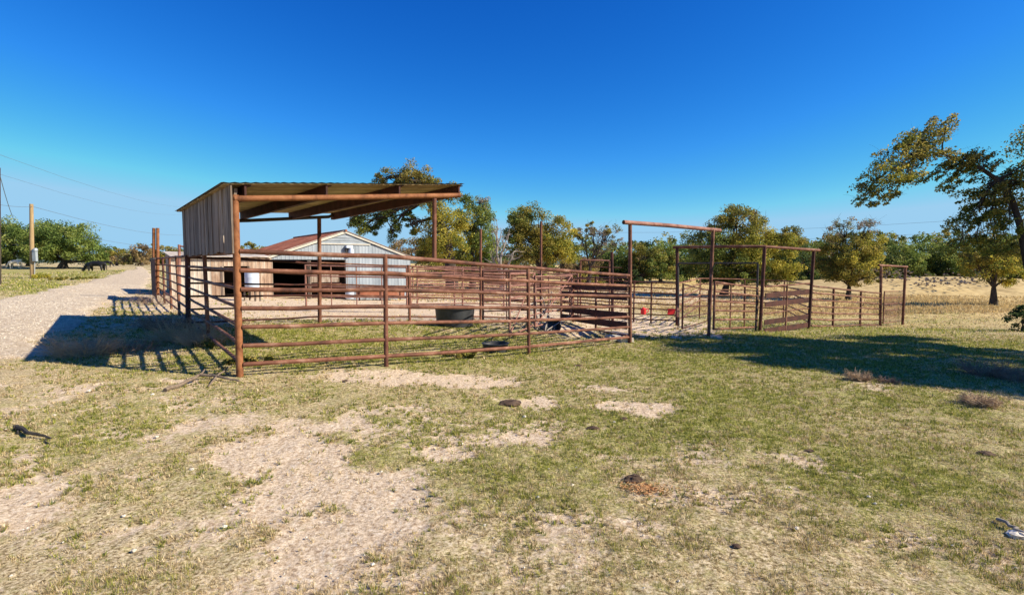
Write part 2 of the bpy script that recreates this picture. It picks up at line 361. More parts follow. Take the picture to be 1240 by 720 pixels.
def build_ground():
    th = np.concatenate([np.arange(-50, 50.01, .25), np.arange(54, 308, 4.)]) * math.pi / 180
    rr = np.concatenate([[.02, .3, .6, .9], np.geomspace(1.2, 160, 430), np.geomspace(175, 6000, 34)])
    T, Rr = np.meshgrid(th, rr); X = Rr * np.sin(T); Y = Rr * np.cos(T)
    Z = gzA(X, Y); bare, g, dry = masks(X.ravel(), Y.ravel())
    Z = Z - (bare.reshape(Z.shape) * .015) + (fbm(X * 9, Y * 9, 7, 3) - .5) * .02 * (Rr < 25)
    nr, nth = X.shape
    V = np.stack([X.ravel(), Y.ravel(), Z.ravel()], 1)
    i = np.arange(nr - 1)[:, None] * nth; j = np.arange(nth)[None, :]; j2 = (j + 1) % nth
    F = np.stack([(i + j), (i + j2), (i + nth + j2), (i + nth + j)], -1).reshape(-1, 4)[:, ::-1]
    o = np_mesh('ground', V, F, ground_material(), None, k=4)
    o.data.polygons.foreach_set('use_smooth', np.ones(len(o.data.polygons), bool))
    a = o.data.color_attributes.new('mask', 'FLOAT_COLOR', 'POINT')
    a.data.foreach_set('color', np.stack([bare, g, dry, np.ones_like(g)], 1).astype(np.float32).ravel())
    tag(o, 'patchy dry pasture of short grass and bare caliche soil', kind='structure')
build_ground()

# ------------------------------------------------------------------ gravel road
road_m = ramp_mat('caliche_gravel', [(.22, .155, .095), (.50, .385, .26), (.66, .54, .39), (.78, .67, .52)], 14, .95, 0, .9, 45, detail=9, dist=0, bd=.05)
def build_road():
    # two edges resampled by depth, wandering a little
    ys = np.concatenate([np.geomspace(5.2, 30, 120), np.geomspace(30.5, 98, 70)]); nx = 30
    V = []; wob = lambda y, s: (vnoise(np.array([y * 1.1]), np.array([0.]), s)[0] - .5) * .9 + (vnoise(np.array([y * 5.]), np.array([0.]), s + 3)[0] - .5) * .35
    for y in ys:
        a = poly_x(RLw, y) + wob(y, 3); b = poly_x(RRw, y) + wob(y, 11)
        for k in range(nx): V.append((a + (b - a) * k / (nx - 1), y, 0))
    V = np.array(V); k = np.tile(np.arange(nx), len(ys)) / (nx - 1); e = np.minimum(k, 1 - k)
    V[:, 2] = gzA(V[:, 0], V[:, 1]) + np.clip(e * .5, -1, .03) + .004 + (fbm(V[:, 0] * 4, V[:, 1] * 4, 17, 3) - .5) * .02 - (e < .01) * .03 + .0004 * V[:, 1]
    i = np.arange(len(ys) - 1)[:, None] * nx; j = np.arange(nx - 1)[None, :]
    F = np.stack([i + j, i + j + 1, i + nx + j + 1, i + nx + j], -1).reshape(-1, 4)
    o = np_mesh('gravel_road', V, F, road_m, k=4)
    o.data.polygons.foreach_set('use_smooth', np.ones(len(o.data.polygons), bool))
    tag(o, 'pale caliche gravel road climbing away on the left', kind='structure')
build_road()

# ------------------------------------------------------------------ far hills
def build_hills():
    hm = ramp_mat('wooded_hill', [(.045, .07, .05), (.08, .11, .08), (.13, .14, .11)], .03, .95, 0, 0, coord='Object')
    mb = MB()
    th = np.arange(-70, 70.1, .5); rows = []
    for (r, kk) in ((380, 0), (520, .75), (700, 1.0), (1100, .5)):
        for t in th:
            h = 6 + 12 * float(vnoise(np.array([t * .07 + 3]), np.array([.5]), 9)[0]) + 2.5 * float(vnoise(np.array([t * .5]), np.array([.5]), 19)[0]) + (8 if t > 35 else 0) * min(max((t - 35) / 6, 0), 1)
            rows.append((r * math.sin(R(t)), r * math.cos(R(t)), -4 + kk * h))
    nt_ = len(th); fs = [(i * nt_ + j, i * nt_ + j + 1, (i + 1) * nt_ + j + 1, (i + 1) * nt_ + j) for i in range(3) for j in range(nt_ - 1)]
    mb.add(rows, fs); mb.build('hills', hm, kind='structure', label='low wooded hills along the horizon')
build_hills()

# ------------------------------------------------------------------ pipe fences and gates
def lerp(a, b, t): return a + (b - a) * t
def pipe_fence(name, label, spec, n, rr, pr, mat, cat='fence', posts=None, group=None, post_ext=.03, top_r=None, extra=None, post_top=None, sag=.012, boards=()):
    """spec: (px, y of top rail, y of bottom rail, depth)"""
    tops = [at(s[0], s[1], s[3]) for s in spec]; bots = [at(s[0], s[2], s[3]) for s in spec]
    bots = [Vector((t.x, t.y, b.z)) for t, b in zip(tops, bots)]
    root = empty(name, (bots[0].x, bots[0].y, gz(bots[0].x, bots[0].y)), label, cat, group)
    for k in range(n):
        if k in boards: continue
        mb = MB(); f = k / (n - 1); pts = []
        for i in range(len(tops)):
            p = tops[i].lerp(bots[i], f); pts.append(p)
            if i < len(tops) - 1:
                q = tops[i + 1].lerp(bots[i + 1], f)
                for u in (.33, .67):
                    s_ = p.lerp(q, u); s_.z += random.uniform(-sag, sag * .5); pts.append(s_)
        r_ = (top_r if (k == 0 and top_r) else rr) * random.uniform(.95, 1.05)
        mb.tube(pts, r_, 8).build('rail', mat, root)
    for k in boards:
        f = k / (n - 1)
        for i in range(len(tops) - 1):
            a = tops[i].lerp(bots[i], f); b = tops[i + 1].lerp(bots[i + 1], f)
            MB().bar(a, b, .012, .085).build('board', rust_dk, root)
    for i, s in enumerate(spec):
        if posts is not None and i not in posts: continue
        t, b = tops[i], bots[i]; zt = t.z + post_ext
        if post_top and i in post_top: zt = at(s[0], post_top[i], s[3]).z
        zb = min(gz(t.x, t.y), b.z - .05) - .12
        mb = MB(); lean = random.uniform(-.012, .012)
        mb.tube([(t.x + lean, t.y, zb), (t.x, t.y, lerp(zb, zt, .5)), (t.x - lean, t.y, zt)], pr, 10).build('post', mat, root)
    return root
def gate(name, label, a, b, h, n, mat, r=.02, nv=1, bottom=.15, brace=False, cat='gate', mesh=False, group=None, round_top=False):
    """frame gate from ground point a to b"""
    a = Vector(a); b = Vector(b); za, zb = a.z + bottom, b.z + bottom
    root = empty(name, a, label, cat, group)
    for k in range(n):
        f = k / (n - 1) * h
        MB().tube([(a.x, a.y, za + f), ((a.x + b.x) / 2, (a.y + b.y) / 2, (za + zb) / 2 + f + random.uniform(-.008, .004)), (b.x, b.y, zb + f)], r * random.uniform(.9, 1.1), 8).build('rail', mat, root)
    for q in [0, 1]:
        p = a if q == 0 else b; z = za if q == 0 else zb
        MB().tube([(p.x, p.y, z - .02), (p.x, p.y, z + h + .02)], r * 1.35, 8).build('stile', mat, root)
    for q in range(1, nv + 1):
        p = a.lerp(b, q / (nv + 1)); MB().tube([(p.x, p.y, lerp(za, zb, q / (nv + 1))), (p.x, p.y, lerp(za, zb, q / (nv + 1)) + h)], r * .8, 6).build('stay', mat, root)
    if brace: MB().tube([(a.x, a.y - .03, za), (b.x, b.y - .03, zb + h)], r * .8, 6).build('brace', rust_pk, root)
    if mesh:
        mb = MB(); L = (b - a).length
        for q in range(1, int(L / .1)):
            p = a.lerp(b, q * .1 / L); mb.tube([(p.x, p.y, p.z + bottom), (p.x, p.y, p.z + bottom + h)], .006, 4, False)
        for q in range(1, int(h / .1)):
            mb.tube([(a.x, a.y, za + q * .1), (b.x, b.y, zb + q * .1)], .006, 4, False)
        mb.build('wire_mesh', rust_pk, root, kind='stuff')
    return root

pipe_fence('pipe_fence', 'long rusty seven-rail pipe fence across the front of the corral', FRONT, 7, .0285, .033, rust, posts=[1, 2], top_r=.034)
pipe_fence('pipe_fence', 'rusty seven-rail pipe fence running back along the gravel road', LEFT, 7, .026, .036, rust, posts=[1, 3, 4, 5], top_r=.032)
# back of the sheltered pen
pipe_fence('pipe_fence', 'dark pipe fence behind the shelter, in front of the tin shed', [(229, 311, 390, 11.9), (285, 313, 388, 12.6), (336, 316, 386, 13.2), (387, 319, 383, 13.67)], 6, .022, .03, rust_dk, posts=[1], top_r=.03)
pipe_fence('pipe_fence', 'inner pipe fence between the shelter post and the black stock tank', [(387, 318, 383, 13.67), (495, 322, 383, 14.4), (582, 331, 383, 15.4)], 6, .022, .037, rust, posts=[1, 2], post_top={2: 277})
pipe_fence('pipe_fence', 'inner pipe fence with a tall post behind the piled sticks', [(582, 331, 383, 15.4), (655, 335, 386, 15.8), (694, 338, 386, 16)], 6, .022, .036, rust, posts=[1, 2], post_top={1: 268})
# far side pens
pipe_fence('pipe_fence', 'far reddish pipe fence right of the barn, nearest of three rows', [(497, 326, 368, 21), (560, 326, 367, 21.5), (640, 330, 369, 22), (700, 332, 370, 22)], 7, .028, .035, rust_pk)
pipe_fence('pipe_fence', 'far reddish pipe fence right of the barn, middle row', [(505, 324, 357, 26), (550, 324, 357, 27), (610, 327, 358, 27), (690, 329, 359, 27)], 6, .03, .04, rust_pk)
pipe_fence('pipe_fence', 'far reddish pipe fence right of the barn, rearmost row', [(500, 322, 350, 33), (560, 323, 350, 33), (640, 325, 351, 34)], 5, .03, .045, rust_pk)
# boarded alley fence behind the right end
pipe_fence('boarded_fence', 'pipe fence with wide dark steel boards behind the right end of the front fence', [(760, 336, 406, 12.4), (722, 336, 400, 14.2), (680, 337, 392, 16.2)], 7, .02, .03, rust, posts=[1, 2], boards=(1, 2, 4, 5))
pipe_fence('pipe_fence', 'thin rusty pipe fence behind the open gateway, with red plastic on it', [(690, 337, 381, 21.3), (768, 340.5, 386, 20), (789, 341.5, 387, 19.6), (819, 343, 388, 19)], 8, .024, .032, rust, posts=[0, 1, 2])
pipe_fence('pipe_fence', 'far curving pipe fence on the field side of the round pen', [(820, 343, 388, 19), (848, 337, 370, 26), (902, 338, 371, 27), (950, 340, 374, 25.5), (983, 345, 391, 19)], 6, .026, .034, rust, posts=[1, 2, 3])
pipe_fence('boarded_fence', 'leaning boarded fence panel between the two right-hand tall posts', [(927, 347, 401, 17.4), (953, 345, 397, 18), (981, 343, 393, 18.7)], 6, .024, .03, rust, posts=[1], boards=(1, 2, 4, 5))
pipe_fence('pipe_fence', 'low rusty pipe fence running right to the small end gateway', [(984, 346, 394, 18.8), (1010, 349, 395, 21.3), (1043, 352.5, 393, 23), (1066, 355, 393, 24.4)], 7, .031, .045, rust, posts=[1, 2])
gate('pipe_gate', 'six-rail pipe gate standing in the dark arch frame', G(864, 405), G(916, 401), 1.3, 6, rust, .026, 2)
gate('pipe_gate', 'short pipe gate left ajar behind the tall gateway post', G(826, 404), G(857, 393), 1.2, 5, rust_dk, .02, 0)
gate('mesh_gate', 'narrow wire mesh gate in the rightmost gateway', G(1069, 395), G(1093, 392), 1.45, 6, rust, .02, 0, mesh=True)
gate('pipe_gate', 'pale pinkish pipe gate in front of the barn doorway', G(371, 376), G(493, 378), 1.35, 5, rust_pk, .024, 3)
gate('pipe_gate', 'pinkish framed gate just behind the front fence, beside the small black tub', G(617, 415), G(647, 400), 1.32, 6, rust_pk, .02, 0, brace=True)
gate('pipe_gate', 'dark pipe gate among the inner pens, right of the stock tank', G(585, 396), G(640, 392), 1.3, 6, rust_dk, .02, 1)
gate('pipe_gate', 'leaning pinkish gate propped among the tangled sticks', G(648, 402), G(692, 391), 1.25, 5, rust_pk, .02, 2, brace=True)

# tall pipe frames (gateways)
def frame(name, label, posts, bar, r, rb, mat, matb=None, cat='gateway'):
    """posts: (px_base, py_base, px_top, py_top, Y); bar: list of (px, py, Y)"""
    b0 = at(posts[0][0], posts[0][1], posts[0][4])
    root = empty(name, b0, label, cat)
    for (xb, yb, xt, yt, Y) in posts:
        p = at(xb, yb, Y); q = at(xt, yt, Y); p.z = min(p.z, gz(p.x, p.y)) - .15
        MB().tube([p, p.lerp(q, .5), q], r, 10).build('post', mat, root)
    mb = MB(); mb.tube([at(*b) for b in bar], rb, 10, False); mb.build('crossbar', matb or mat, root)
    return root
frame('pipe_gateway', 'tall rusty pipe gateway at the right end of the front fence', [(763, 414, 763, 270, 12.2), (858, 407, 863.5, 278, 13.6)], [(755, 269, 12.05), (810, 273, 12.9), (872, 279, 13.75)], .043, .05, rust, rust_pk)
frame('pipe_gateway', 'wide three-post pipe gateway in front of the yellowing tree', [(820, 394, 820, 300, 19), (920, 402, 926, 299, 17.4), (979, 398, 985.5, 302, 18.7)], [(815, 299.5, 19.1), (870, 298.5, 18.2), (926, 298.5, 17.4), (992, 303, 18.85)], .055, .05, rust_dk, rust)
frame('pipe_arch', 'dark square pipe arch inside the wide gateway', [(822, 394, 821, 319, 18.8), (915, 401, 918, 319, 17.6)], [(821, 318.7, 18.8), (870, 318.5, 18.2), (918, 318.5, 17.6)], .032, .028, blackpipe, cat='arch')
frame('pipe_gateway', 'small rusty gateway at the far right end of the corral', [(1066, 395, 1067, 322, 24.4), (1093, 392, 1096.5, 324, 25.2)], [(1064, 321, 24.3), (1098.5, 323, 25.3)], .06, .05, rust)
frame('pipe_gateway', 'thin low pipe frame among the inner pens behind the boarded fence', [(703, 392, 703, 315, 20), (738, 392, 738, 316, 20)], [(703, 314.5, 20), (738, 315.5, 20)], .03, .03, rust, rust_pk, cat='gateway')
frame('crossarm_post', 'single tall dark post with crossarm behind the boarded fence', [(742, 395, 741, 305, 18)], [(714, 323, 18), (753, 324, 18)], .05, .02, rust_dk, cat='post')
frame('crossarm_post', 'short rust post with a little arm beyond the shelter', [(217, 352, 217, 296, 24)], [(217, 298, 24), (225, 298.5, 24)], .06, .04, rust_pk, cat='post')

# doubled tall posts and the sheet panel by the road
tw = empty('tall_gate_posts', at(190, 355, 22), 'pair of tall rusty pipes by the road with a sheet metal panel', 'gate post')
for x in (186.3, 191): MB().tube([at(x, 357, 22), at(x, 276, 22)], .062, 10).build('post', rust_or, tw)
for (x0, Y0, x1, Y1) in [(187, 18.9, 182.5, 21.9)]:
    a = G(187, 357); a = Vector((-13.0, 19.3, gz(-13, 19.3))); b = Vector((-15.0, 22.0, gz(-15, 22)))
    for k in range(4):
        p, q = a.lerp(b, k / 4 + .006), a.lerp(b, (k + 1) / 4 - .006)
        MB().bar((p.x, p.y, p.z + .85), (q.x, q.y, q.z + .85), .012, .72).build('sheet_panel', rust_dk, tw)
    MB().bar((a.x, a.y, a.z + 1.6), (b.x, b.y, b.z + 1.6), .03, .03).build('top_rail', blackpipe, tw)

# ------------------------------------------------------------------ shelter
A = Vector((-3.49, 6.77, 0)); FD = Vector((2.24, 1.73, 0)); DD = Vector((-3.8, 5.13, 0))
sh = empty('shelter', (A.x, A.y, gz(A.x, A.y)), 'open-sided pipe shelter with a flat roof and grey board end wall', 'shelter')
p = at(290.5, 458, 6.77); q = at(284.5, 236, 6.77)
MB().tube([(p.x, p.y, p.z - .2), p.lerp(q, .5), q], .044, 12).build('post', rust_or, sh)
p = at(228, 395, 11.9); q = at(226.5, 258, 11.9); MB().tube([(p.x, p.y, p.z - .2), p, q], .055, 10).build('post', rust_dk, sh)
p = at(387, 391, 13.67); MB().tube([(p.x, p.y, p.z - .2), at(386.5, 263, 13.67)], .05, 10).build('post', rust, sh)
MB().tube([at(526, 317, 8.5), at(526, 240, 8.5)], .035, 10).build('post', rust, sh)
MB().tube([at(283.5, 240.5, 6.75), at(420, 239, 7.6), at(556.5, 236.5, 8.8)], .039, 12).build('front_beam', rust_or, sh)
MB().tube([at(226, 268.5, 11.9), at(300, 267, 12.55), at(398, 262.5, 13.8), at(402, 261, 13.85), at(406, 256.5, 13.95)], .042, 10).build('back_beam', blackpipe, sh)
def roofz(u, v):   # u along the front 0..1, v towards the back 0..1 (underside of the deck)
    fl, fr, bl, br = 2.585, 2.875, 2.74, 2.90
    return (fl * (1 - u) + fr * u) * (1 - v) + (bl * (1 - u) + br * u) * v
def roofp(t, v, dz=0):
    p = A + FD * t + DD * v; p.z = roofz(t / 1.2, v) + dz; return p
for t in (.035, .40, .79, 1.165):
    a = roofp(t, -.004, -.085); b = roofp(t, 1.02, -.085)
    mb = MB(); mb.bar(a, b, .012, .085)
    s = FD.normalized() * .035
    for dz in (-.078, .078): mb.bar(a + s + Vector((0, 0, dz)), b + s + Vector((0, 0, dz)), .034, .006)
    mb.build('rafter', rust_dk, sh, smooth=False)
nb = 26
for k in range(nb):
    v0 = -.008 + 1.05 * k / nb; v1 = -.008 + 1.05 * (k + 1) / nb - .0035
    j = random.uniform(-.008, .008); t0, t1 = -.05 + j * .5, 1.182 + j * .5; zz = random.uniform(0, .004)
    c = [roofp(t0, v0, zz), roofp(t1, v0, zz), roofp(t1, v1, zz), roofp(t0, v1, zz)]
    u = Vector((0, 0, .012)); MB().add(c + [x + u for x in c], [(3, 2, 1, 0), (4, 5, 6, 7), (0, 1, 5, 4), (1, 2, 6, 5), (2, 3, 7, 6), (3, 0, 4, 7)]).build('roof_plank', deckwood, sh, smooth=False)
# corrugated cover sheets on top of the deck
ns = 5
for k in range(ns):
    t0 = -.065 + 1.255 * k / ns; t1 = -.065 + 1.255 * (k + 1) / ns + .01; m_ = 24; vs_ = []; fs_ = []
    for i in range(m_ + 1):
        t = t0 + (t1 - t0) * i / m_; dz = .022 + .005 * math.sin(i * math.pi / 2) + .002 * (k % 2)
        for v in (-.012, .5, 1.055): vs_.append(roofp(t, v, dz))
    for i in range(m_):
        for j in range(2): fs_.append((i * 3 + j, i * 3 + j + 1, i * 3 + j + 4, i * 3 + j + 3))
    MB().add(vs_, fs_).build('roof_sheet', darktin, sh)
# grey board wall
npk = 19; out = Vector((-DD.y, DD.x, 0)).normalized() * .055
tcur = -.006
widths = [random.uniform(.75, 1.3) for _ in range(npk)]; tot = sum(widths)
for k in range(npk):
    wv = widths[k] / tot * 1.0; v0, v1 = tcur, tcur + wv - random.choice([.002, .002, .003, .005]); tcur += wv
    pa = A + DD * v0 + out; pb = A + DD * v1 + out
    zb = lerp(at(283, 304.5, 6.9).z, at(222, 309.5, 12).z, (v0 + v1) / 2) + random.uniform(-.03, .02)
    lift = random.uniform(0, .02); o2 = out.normalized() * lift; th = out.normalized() * .011
    za, zc = roofz(0, v0) - .005, roofz(0, v1) - .005
    vs_ = []
    for s_ in (-1, 1):
        for P, zt in ((pa, za), (pb, zc)):
            vs_ += [(P + o2 + th * s_) + Vector((0, 0, zb)), (P + o2 + th * s_) + Vector((0, 0, zt))]
    MB().add(vs_, [(0, 1, 3, 2), (4, 6, 7, 5), (0, 4, 5, 1), (2, 3, 7, 6), (0, 2, 6, 4), (1, 5, 7, 3)]).build('wall_plank', greywood, sh, smooth=False)
for f in (.08, .9):
    a = A + DD * .01; b = A + DD * .99
    za = lerp(at(283, 304.5, 6.9).z, roofz(0, 0), f); zb = lerp(at(222, 309.5, 12).z, roofz(0, 1), f)
    MB().bar((a.x, a.y, za), (b.x, b.y, zb), .02, .045).build('wall_girt', greywood, sh, smooth=False)

# ------------------------------------------------------------------ barn with lean-to
EC = at(418, 281, 30); ER = Vector((.8, .6, 0)); EB = Vector((-.6, .8, 0)); PK = Vector((EC.x, EC.y, 0))
barn = empty('barn', (PK.x, PK.y, gz(PK.x, PK.y)), 'grey tin barn with rusty roof and a wide dark doorway', 'barn')
zr = EC.z; hw = 4.0; ze = at(492, 312, 32.3).z; zb0 = at(490, 363, 32.3).z - .15; LEN = 10.5
def bp(t, d, z): v = PK + ER * t + EB * d; v.z = z; return v
def rz(t): return zr - (zr - ze) * abs(t) / hw
def ribbed(p0, p1, zt0, zt1, zbm, nrm, ribs=4, amp=.012):
    """vertical sheet p0->p1, with small ribs"""
    m_ = ribs * 4; vs_ = []; fs_ = []
    for i in range(m_ + 1):
        f = i / m_; P = p0.lerp(p1, f) + nrm * (amp if i % 4 in (0,) else 0)
        vs_ += [Vector((P.x, P.y, zbm)), Vector((P.x, P.y, lerp(zt0, zt1, f)))]
    for i in range(m_): fs_.append((2 * i, 2 * i + 2, 2 * i + 3, 2 * i + 1))
    return MB().add(vs_, fs_)
NF = -EB
zg = at(410, 295.5, 30).z
t = -hw; W = .8
while t < hw - .01:
    t2 = min(t + W, hw)
    zt0, zt1 = min(rz(t), zg) - .02, min(rz(t2), zg) - .02
    door = t2 <= .05
    zbm = (zr - 1.55) if door else zb0
    if zt0 > zbm or zt1 > zbm:
        ribbed(bp(t, 0, 0), bp(t2 - .008, 0, 0), max(zt0, zbm + .01), max(zt1, zbm + .01), zbm, NF).build('wall_sheet', greytin, barn, smooth=False)
    t = t2
k = 0; z = zg
while z < zr - .08:      # lap boards in the peak
    z2 = min(z + .17, zr - .03); hwz = hw * (zr - z) / (zr - ze) - .05
    hw2 = hw * (zr - z2) / (zr - ze) - .05
    c = [bp(-hwz, -.035, z), bp(hwz, -.035, z), bp(max(hw2, .01), -.012, z2), bp(-max(hw2, .01), -.012, z2)]
    MB().add(c, [(0, 1, 2, 3)]).build('lap_board', greytin, barn, smooth=False); z = z2 + .004; k += 1
MB().bar(bp(-hw * .36, -.05, zg), bp(hw * .36, -.05, zg), .012, .03).build('trim_board', whitetrim, barn)
for s in (-1, 1):
    MB().bar(bp(0, -.08, zr + .02), bp(s * (hw + .15), -.08, rz(hw + .15) + .02), .02, .075).build('rake_trim', whitetrim, barn, smooth=False)
    # roof sheets
    nr_ = 12
    for k in range(nr_):
        d0, d1 = -.15 + (LEN + .3) * k / nr_, -.15 + (LEN + .3) * (k + 1) / nr_; vs_ = []; fs_ = []
        for i in range(13):
            d = lerp(d0, d1, i / 12); dz = .06 + (.018 if i % 3 == 0 else 0)
            vs_ += [bp(0, d, zr + dz), bp(s * (hw + .25), d, rz(hw + .25) + dz)]
        for i in range(12): fs_.append((2 * i, 2 * i + 2, 2 * i + 3, 2 * i + 1))
        MB().add(vs_, fs_).build('roof_sheet', rustroof, barn, smooth=False)
    for k in range(10):
        a, b = bp(s * hw, LEN * k / 10 + .02, 0), bp(s * hw, LEN * (k + 1) / 10, 0)
        if s == -1 and k < 4: continue
        ribbed(a, b, ze - .02, ze - .02, zb0, ER * s).build('wall_sheet', greytin, barn, smooth=False)
MB().tube([bp(0, -.2, zr + .09), bp(0, LEN + .2, zr + .09)], .06, 8).build('ridge_cap', rustroof, barn)
# back wall and posts
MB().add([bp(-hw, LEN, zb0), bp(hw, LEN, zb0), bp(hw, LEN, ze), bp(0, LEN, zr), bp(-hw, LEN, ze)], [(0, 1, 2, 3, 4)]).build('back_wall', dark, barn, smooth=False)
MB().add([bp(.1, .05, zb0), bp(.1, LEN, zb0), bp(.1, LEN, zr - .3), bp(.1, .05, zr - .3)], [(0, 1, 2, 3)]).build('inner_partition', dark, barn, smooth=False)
for t in (-3.95, -2.0, .06): MB().bar(bp(t, .08, zb0), bp(t, .08, zr - 1.6 if t > -3 else ze - .02), .07, .07).build('door_post', greywood, barn, smooth=False)
MB().bar(bp(-1.9, .3, zb0 + 1.55), bp(-.3, .3, zb0 + 1.55), .02, .22).build('hay_rack_board', greywood, barn, smooth=False)
for z in (.5, .9, 1.25): MB().tube([bp(-3.9, .25, zb0 + z), bp(0, .25, zb0 + z)], .03, 6).build('stall_rail', rust_dk, barn)
lamp = empty('yard_lamp', bp(.2, -.3, zr - 1.0), 'white yard lamp housing on the barn gable', 'lamp')
MB().box(bp(.15, -.15, zr - .82), ER * .18, EB * .12, (0, 0, .07)).build('housing', whitepl, lamp, smooth=False)
MB().lathe(bp(.25, -.2, zr - 1.2), [(0, .3), (.10, .3), (.16, .12), (.15, 0), (0, 0)], 12).build('lamp_shade', whitepl, lamp)
MB().bar(bp(.0, -.1, zr - 1.1), bp(.0, -.1, zr - .9), .05, .12).build('bracket', blackpipe, lamp)
# lean-to shed, left of the barn
shed = empty('lean_to_shed', bp(-hw, 0, zb0), 'low tin shed with pale rust-streaked sheets and a dark door opening', 'shed')
t = -hw - .02; k = 0
WS = .55; zs0 = at(300, 312, 27).z
d0, d1 = -hw - 1.1, -hw - 2.3
while t > -hw - 4.3:
    t2 = t - WS; mid = (t + t2) / 2
    if d1 < mid < d0: zbm = zs0 - .42
    else: zbm = zb0 - .25
    mt = paletin if random.random() < .6 else rusttin
    ribbed(bp(t, -.5, 0), bp(t2 + .008, -.5, 0), zs0 + random.uniform(-.03, .0), zs0, zbm, NF, 3, .014).build('wall_sheet', mt, shed, smooth=False)
    v = [bp(t, -.75, zs0 + .02), bp(t2, -.75, zs0 + .02), bp(t2, 4.0, zs0 + .32), bp(t, 4.0, zs0 + .32)]
    MB().add(v + [x + Vector((0, 0, .03)) for x in v], [(3, 2, 1, 0), (4, 5, 6, 7), (0, 1, 5, 4), (1, 2, 6, 5), (2, 3, 7, 6), (3, 0, 4, 7)]).build('roof_sheet', paletin, shed, smooth=False)
    t = t2
a = -hw - 4.3
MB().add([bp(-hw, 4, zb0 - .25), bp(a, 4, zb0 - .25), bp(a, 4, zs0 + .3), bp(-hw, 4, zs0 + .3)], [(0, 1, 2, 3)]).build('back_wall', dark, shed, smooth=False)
MB().add([bp(a, 4, zb0 - .25), bp(a, -.5, zb0 - .25), bp(a, -.5, zs0), bp(a, 4, zs0 + .3)], [(0, 1, 2, 3)]).build('end_wall', rusttin, shed, smooth=False)
for t in (d0, d1): MB().bar(bp(t, -.52, zb0 - .25), bp(t, -.52, zs0 - .42), .05, .05).build('door_post', greywood, shed, smooth=False)

# barrel, bench and bits before the barn
bq = at(305.5, 351, 22.5); g0 = gz(bq.x, bq.y)
br = empty('water_barrel', (bq.x, bq.y, g0), 'white plastic barrel on a low stand before the shed door', 'barrel')
MB().lathe((bq.x, bq.y, bq.z), [(0, 0), (.25, 0), (.28, .04), (.28, .22), (.288, .25), (.28, .28), (.28, .52), (.288, .55), (.28, .58), (.28, .76), (.24, .80), (0, .81)], 24).build('drum', whitepl, br)
for dx, dy in ((-.22, -.22), (.22, -.22), (-.22, .22), (.22, .22)): MB().bar((bq.x + dx, bq.y + dy, g0 - .05), (bq.x + dx, bq.y + dy, bq.z - .04), .03, .03).build('leg', greywood, br, smooth=False)
MB().box((bq.x, bq.y, bq.z - .02), (.3, 0, 0), (0, .3, 0), (0, 0, .02)).build('stand_top', greywood, br, smooth=False)
b2 = at(424, 361, 29.2)
o = MB().lathe((b2.x, b2.y, b2.z - .03), [(0, 0), (.22, 0), (.25, .05), (.26, .5), (.24, .56), (.0, .56)], 16).build('bucket', whitepl, None, label='white plastic drum standing against the barn wall by the doorway', cat='drum')
bn = empty('feed_bunk', at(460, 361, 29.9), 'rusty feed bunk with a white top rail along the barn wall', 'feed bunk')
a, b = at(434, 361, 29.3), at(488, 361, 31); 
MB().bar(a + Vector((0, 0, .28)), b + Vector((0, 0, .28)), .2, .22).build('trough', rustroof, bn, smooth=False)
MB().bar(a + Vector((0, -.02, .56)), b + Vector((0, -.02, .56)), .22, .05).build('top_rail', whitetrim, bn, smooth=False)
for f in (.05, .5, .95): pp = a.lerp(b, f); MB().bar((pp.x, pp.y - .25, pp.z - .15), (pp.x, pp.y - .25, pp.z + .7), .035, .035).build('leg', rust_dk, bn, smooth=False)

# stock tank, tubs
def tub(name, label, c, r, h, cat='tub', taper=.88, tilt=None):
    o = MB().lathe(c, [(0, .0), (r * taper, 0), (r * .97, h * .9), (r * 1.05, h * .93), (r * 1.05, h), (r * .95, h), (r * (taper - .05), .03), (0, .03)], 36).build(name, blackpl, None, loc=c, label=label, cat=cat)
    if tilt: o.rotation_euler = tilt
    return o
c = G(551, 394); st = tub('stock_tank', 'large round black stock tank inside the corral', c, .53, .5)
c = G(600, 425); tub('feed_tub', 'small low black feed tub just behind the front fence', c, .25, .16)
c = G(667, 399); c.z += .06; tub('feed_tub', 'black rubber tub tipped over among the sticks', c, .2, .2, tilt=(R(65), 0, R(20)))

# grey blocks near the gateway post
for (x, y, s, lab) in [(745, 411, .13, 'flat grey concrete block at the foot of the boarded fence'), (757, 414, .1, 'small grey block against the tall gateway post')]:
    c = G(x, y); MB().box((c.x, c.y, c.z + .05), (s * 1.6, s * .5, 0), (-.3 * s, s, 0), (0, 0, .055)).build('concrete_block', stonem, None, smooth=False, label=lab, cat='block')

# red plastic
def red_bucket(name, label, px, py, Y, s):
    c = at(px, py, Y); root = empty(name, c, label, 'jug')
    MB().lathe((c.x, c.y, c.z - s), [(0, 0), (s * .75, 0), (s * .85, s * 1.4), (s * .4, s * 1.8), (s * .2, s * 2.05), (0, s * 2.05)], 14).build('body', redpl, root)
    MB().tube([(c.x + s * .8, c.y, c.z - s * .5), (c.x + s * 1.5, c.y, c.z - s * .3), (c.x + s * 1.5, c.y, c.z + s * .4), (c.x + s * .5, c.y, c.z + s * .7)], s * .14, 6).build('handle', redpl, root)
red_bucket('red_jug', 'bright red plastic jug hung on the rails left of the gate pole', 779, 376, 18.9, .12)
c = at(813, 377, 18.2); rf = empty('red_flag', c, 'red plastic flag panel tied beside the wide gateway post', 'flag')
MB().box(c, (.125, 0, 0), (0, .02, 0), (.01, 0, .1)).build('panel', redpl, rf, smooth=False)
MB().lathe((c.x + .2, c.y, c.z - .18), [(.09, 0), (.055, .15), (.03, .38), (0, .4)], 10).build('cone', rust_pk, rf)

